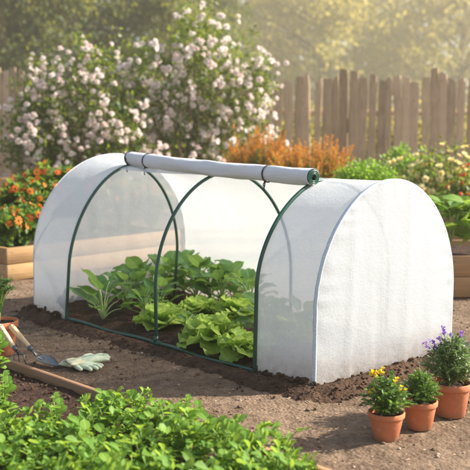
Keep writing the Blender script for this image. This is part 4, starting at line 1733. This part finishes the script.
# orange flowers of the left bed
def helenium(label, base, h, nfl, spread):
    t = thing('orange_flower_plant', label, 'flower plant', base, 0, 'orange flowers in the left raised bed')
    ms, ml = MB(), MB()
    heads = []
    for q in range(nfl + 9):
        az = q * 2.399 + rng.uniform(-.4, .4)
        f = math.sqrt((q + 0.5) / (nfl + 9))
        hh = h * rng.uniform(0.8, 1.05) * (1 - 0.22 * f) if q % 4 else h * rng.uniform(0.55, 0.8)
        c_ = rosette_curve(az, spread * f, hh, 8, 1.3)
        tube(ms, c_, np.linspace(0.003, 0.0015, 8), 5, cap=False)
        if len(heads) < nfl:
            heads.append((c_[-1], unit(unit(c_[-1] - c_[-3]) + rng.normal(0, 0.3, 3) - FH * 0.35)))
        n_ = 42
        tt = rng.uniform(0.1, 0.9, n_) * 7
        i0 = np.minimum(tt.astype(int), 6)
        P = c_[i0] + (c_[i0 + 1] - c_[i0]) * (tt - i0)[:, None]
        for k in range(3):
            s_ = np.arange(n_) % 3 == k
            stamp(ml, OVAL[k] if k else LANCE[1], P[s_], frames(rand_dirs(s_.sum(), 0.5), [0, 0, 1], rng.uniform(0.045, 0.085, s_.sum()), rng.normal(0, .4, s_.sum())))
    ms.build('stems', M['stem'], t)
    ml.build('foliage', M['bedleaf'], t)
    for p, d in heads:
        put_flower(ME_ORANGE, 'flower', t, p + d * 0.02, d, rng.uniform(0.045, 0.07))


hs = [(2, 6.45, 0.27, 12, 'low orange flowered plant at the front corner of the left bed'),
      (22, 6.62, 0.30, 12, 'orange flowered plant at the front of the left bed beside the tunnel'),
      (-12, 6.9, 0.36, 10, 'orange flowered plant cut by the left picture edge'),
      (10, 7.0, 0.40, 13, 'orange flowered plant in the middle of the left bed'),
      (34, 7.0, 0.46, 13, 'orange flowered plant in the left bed close to the white tunnel'),
      (48, 7.25, 0.56, 16, 'tallest orange flowered plant at the back of the left bed'),
      (70, 7.35, 0.54, 14, 'tall orange flowered plant rising just behind the tunnel roof'),
      (30, 7.5, 0.50, 10, 'back row orange flowered plant left of the tallest one'),
      (95, 7.5, 0.46, 9, 'orange flowered plant seen through the tunnel left of its back hoop'),
      (125, 7.7, 0.42, 8, 'orange flowered plant seen through the middle of the left tunnel end'),
      (152, 7.9, 0.40, 8, 'orange flowered plant seen through the tunnel next to the middle hoop')]
for px_, D_, h_, nf, lb in hs:
    helenium(lb, at(px_, D_, 0.19), h_ * 1.13, nf + 12, 0.26)
# ground-level greenery behind the left bed
for (lob, D_, bp, lb) in (([(8, 205, 30, 14), (40, 210, 30, 16)], 8.6, 20, 'low green leafy plant behind the left flower bed'),
                          ([(430, 205, 40, 16), (470, 208, 30, 16)], 9.6, 450, 'low green leafy plant between the cream flowers and the fence')):
    leaf_shrub('low_leafy_plant', lb, 'plant', lob, D_, 0.3, bp, 1800, M['boxleaf'], 0.06)


for (px_, D_, lb) in ((-10, 17.5, 'added bright yellow green bush seen through the fence at the left edge'), (295, 17.0, 'added bright yellow green bush seen through fence gaps beside the tall pink shrub'),
                      (345, 18.0, 'added bright yellow green bush seen through fence gaps behind the tallest middle picket'), (400, 17.2, 'added bright yellow green bush seen through fence gaps above the round shrub'),
                      (455, 17.8, 'added bright yellow green bush seen through fence gaps at the right edge')):
    leaf_shrub('added_bright_bush', lb, 'bush', [(px_, 142, 32, 34), (px_ + 14, 150, 28, 30), (px_ - 16, 150, 28, 28)], D_, 0.7, px_, 2600, M['goldlight'], 0.12)  # bushes added to brighten the fence gaps, sunlight painted into their leaves


# ------------------------------------------------------------------ trees beyond the fence
def make_tree(h, r, mat, ncl, nleaf, z0=0.12, conic=0.0):
    t = thing('background_tree', '', 'tree')
    m_ = MB()
    zz = np.linspace(0, h * 0.85, 9)
    tr_ = np.column_stack([0.12 * np.sin(zz * 0.9), 0.1 * np.cos(zz * 0.7) - 0.1, zz])
    tube(m_, tr_, np.linspace(0.24, 0.04, 9), 9)
    cl = []
    for q in range(ncl):
        f = rng.uniform(z0, 1.0)
        az = rng.random() * 6.283
        env = r * (math.sin(math.pi * min(1, (f * 0.92 + 0.06)) ** 0.8) ** 0.6 * (1 - conic * f) + 0.05)
        rr = env * math.sqrt(rng.uniform(0.12, 1.0)) * (1 + 0.25 * rng.normal())
        cl.append((rr * math.cos(az), rr * math.sin(az), f * h))
    cl = np.array(cl)
    for c_ in cl[:: max(1, ncl // 45)]:
        zb = max(0.4, c_[2] - 0.5 * math.hypot(c_[0], c_[1]))
        b0 = np.array([np.interp(zb, zz, tr_[:, 0]), np.interp(zb, zz, tr_[:, 1]), zb])
        tube(m_, [b0, (b0 + c_) / 2 + [0, 0, 0.12], c_], [0.06, 0.035, 0.012], 6, cap=False)
    m_.build('trunk', M['bark'], t)
    m_ = MB()
    i_ = rng.integers(0, ncl, nleaf)
    cs = rng.uniform(0.18, 0.42, ncl)
    P = cl[i_] + rng.normal(size=(nleaf, 3)) * cs[i_][:, None] * [1, 1, 0.75]
    P = P[P[:, 2] > 0.15]
    stamp(m_, TINY, P, frames(rand_dirs(len(P), -0.1), rand_dirs(len(P), 1.0), rng.uniform(0.12, 0.24, len(P))))
    m_.build('crown', mat, t)
    return t


tp = [make_tree(6.6, 2.5, M['treeleaf'], 120, 9500), make_tree(6.9, 2.3, M['goldlight'], 100, 8000), make_tree(7.6, 2.1, M['conifer'], 150, 11500, 0.05, 0.35)]
tp += [make_tree(7.4, 2.6, M['goldlight'], 170, 11500, 0.04), make_tree(6.8, 2.7, M['goldlight'], 170, 10500, 0.04)]
trees = [(2, 12, 23.0, 0.95, 0.3, 'dark green tree at the far left behind the fence'),
         (0, 62, 24.0, 0.92, 1.0, 'leafy green tree behind the lower pink shrub'),
         (1, 30, 28.5, 0.95, 2.0, 'olive leafy tree with bright sky beside it at the top left'),
         (2, 118, 26.0, 1.05, 3.0, 'dark tree rising between the two pink shrubs'),
         (0, 165, 25.5, 0.88, 4.1, 'green tree behind the top of the tall pink shrub'),
         (3, 235, 28.0, 0.88, 0.5, 'golden lit green tree right of the tall pink shrub top'),
         (3, 318, 25.0, 0.92, 1.7, 'golden lit leafy tree behind the middle of the right fence'),
         (4, 285, 32.0, 1.1, 2.6, 'hazy far tree behind the golden lit tree left of it'),
         (4, 358, 30.0, 0.98, 5.0, 'darker hazy tree behind the tall fence picket at the right'),
         (3, 410, 33.0, 1.0, 0.9, 'hazy pale tree under the bright sky gap at the upper right'),
         (4, 458, 26.0, 0.90, 3.6, 'golden lit hazy tree at the right picture edge'),
         (2, 205, 35.0, 1.1, 1.2, 'distant hazy tree behind the tall shrub near the small sky gap'),
         (0, -30, 29.0, 1.05, 3.9, 'tree cut by the left picture edge behind the fence'),
         (3, 505, 31.0, 1.1, 5.5, 'hazy tree beyond the right picture edge')]
used = set()
for k, px_, D_, sc, rz, lb in trees:
    o = tp[k] if k not in used else copy_tree(tp[k])
    used.add(k)
    far = 1.35 if px_ < 220 else 3.3
    o.location = at(px_, D_ * far)
    o.scale = (sc * far * 0.95,) * 3
    o.rotation_euler = (0, 0, rz)
    tag(o, lb, 'tree', 'trees beyond the fence')

# ------------------------------------------------------------------ haze
mb = MB()
box(mb, (0, 0, 14.0), (260, 260, 30.4), None, 0)
hz = mb.build('haze', None, smooth=False)
b = NT('garden_haze')
pv = b.n('VolumePrincipled', Density=0.0030, Anisotropy=0.3)
pv.inputs['Color'].default_value = (1.0, 0.92, 0.72, 1)
b.t.links.new(pv.outputs[0], b.out.inputs['Volume'])
hz.data.materials.clear()
hz.data.materials.append(b.mat)
tag(hz, kind='stuff')
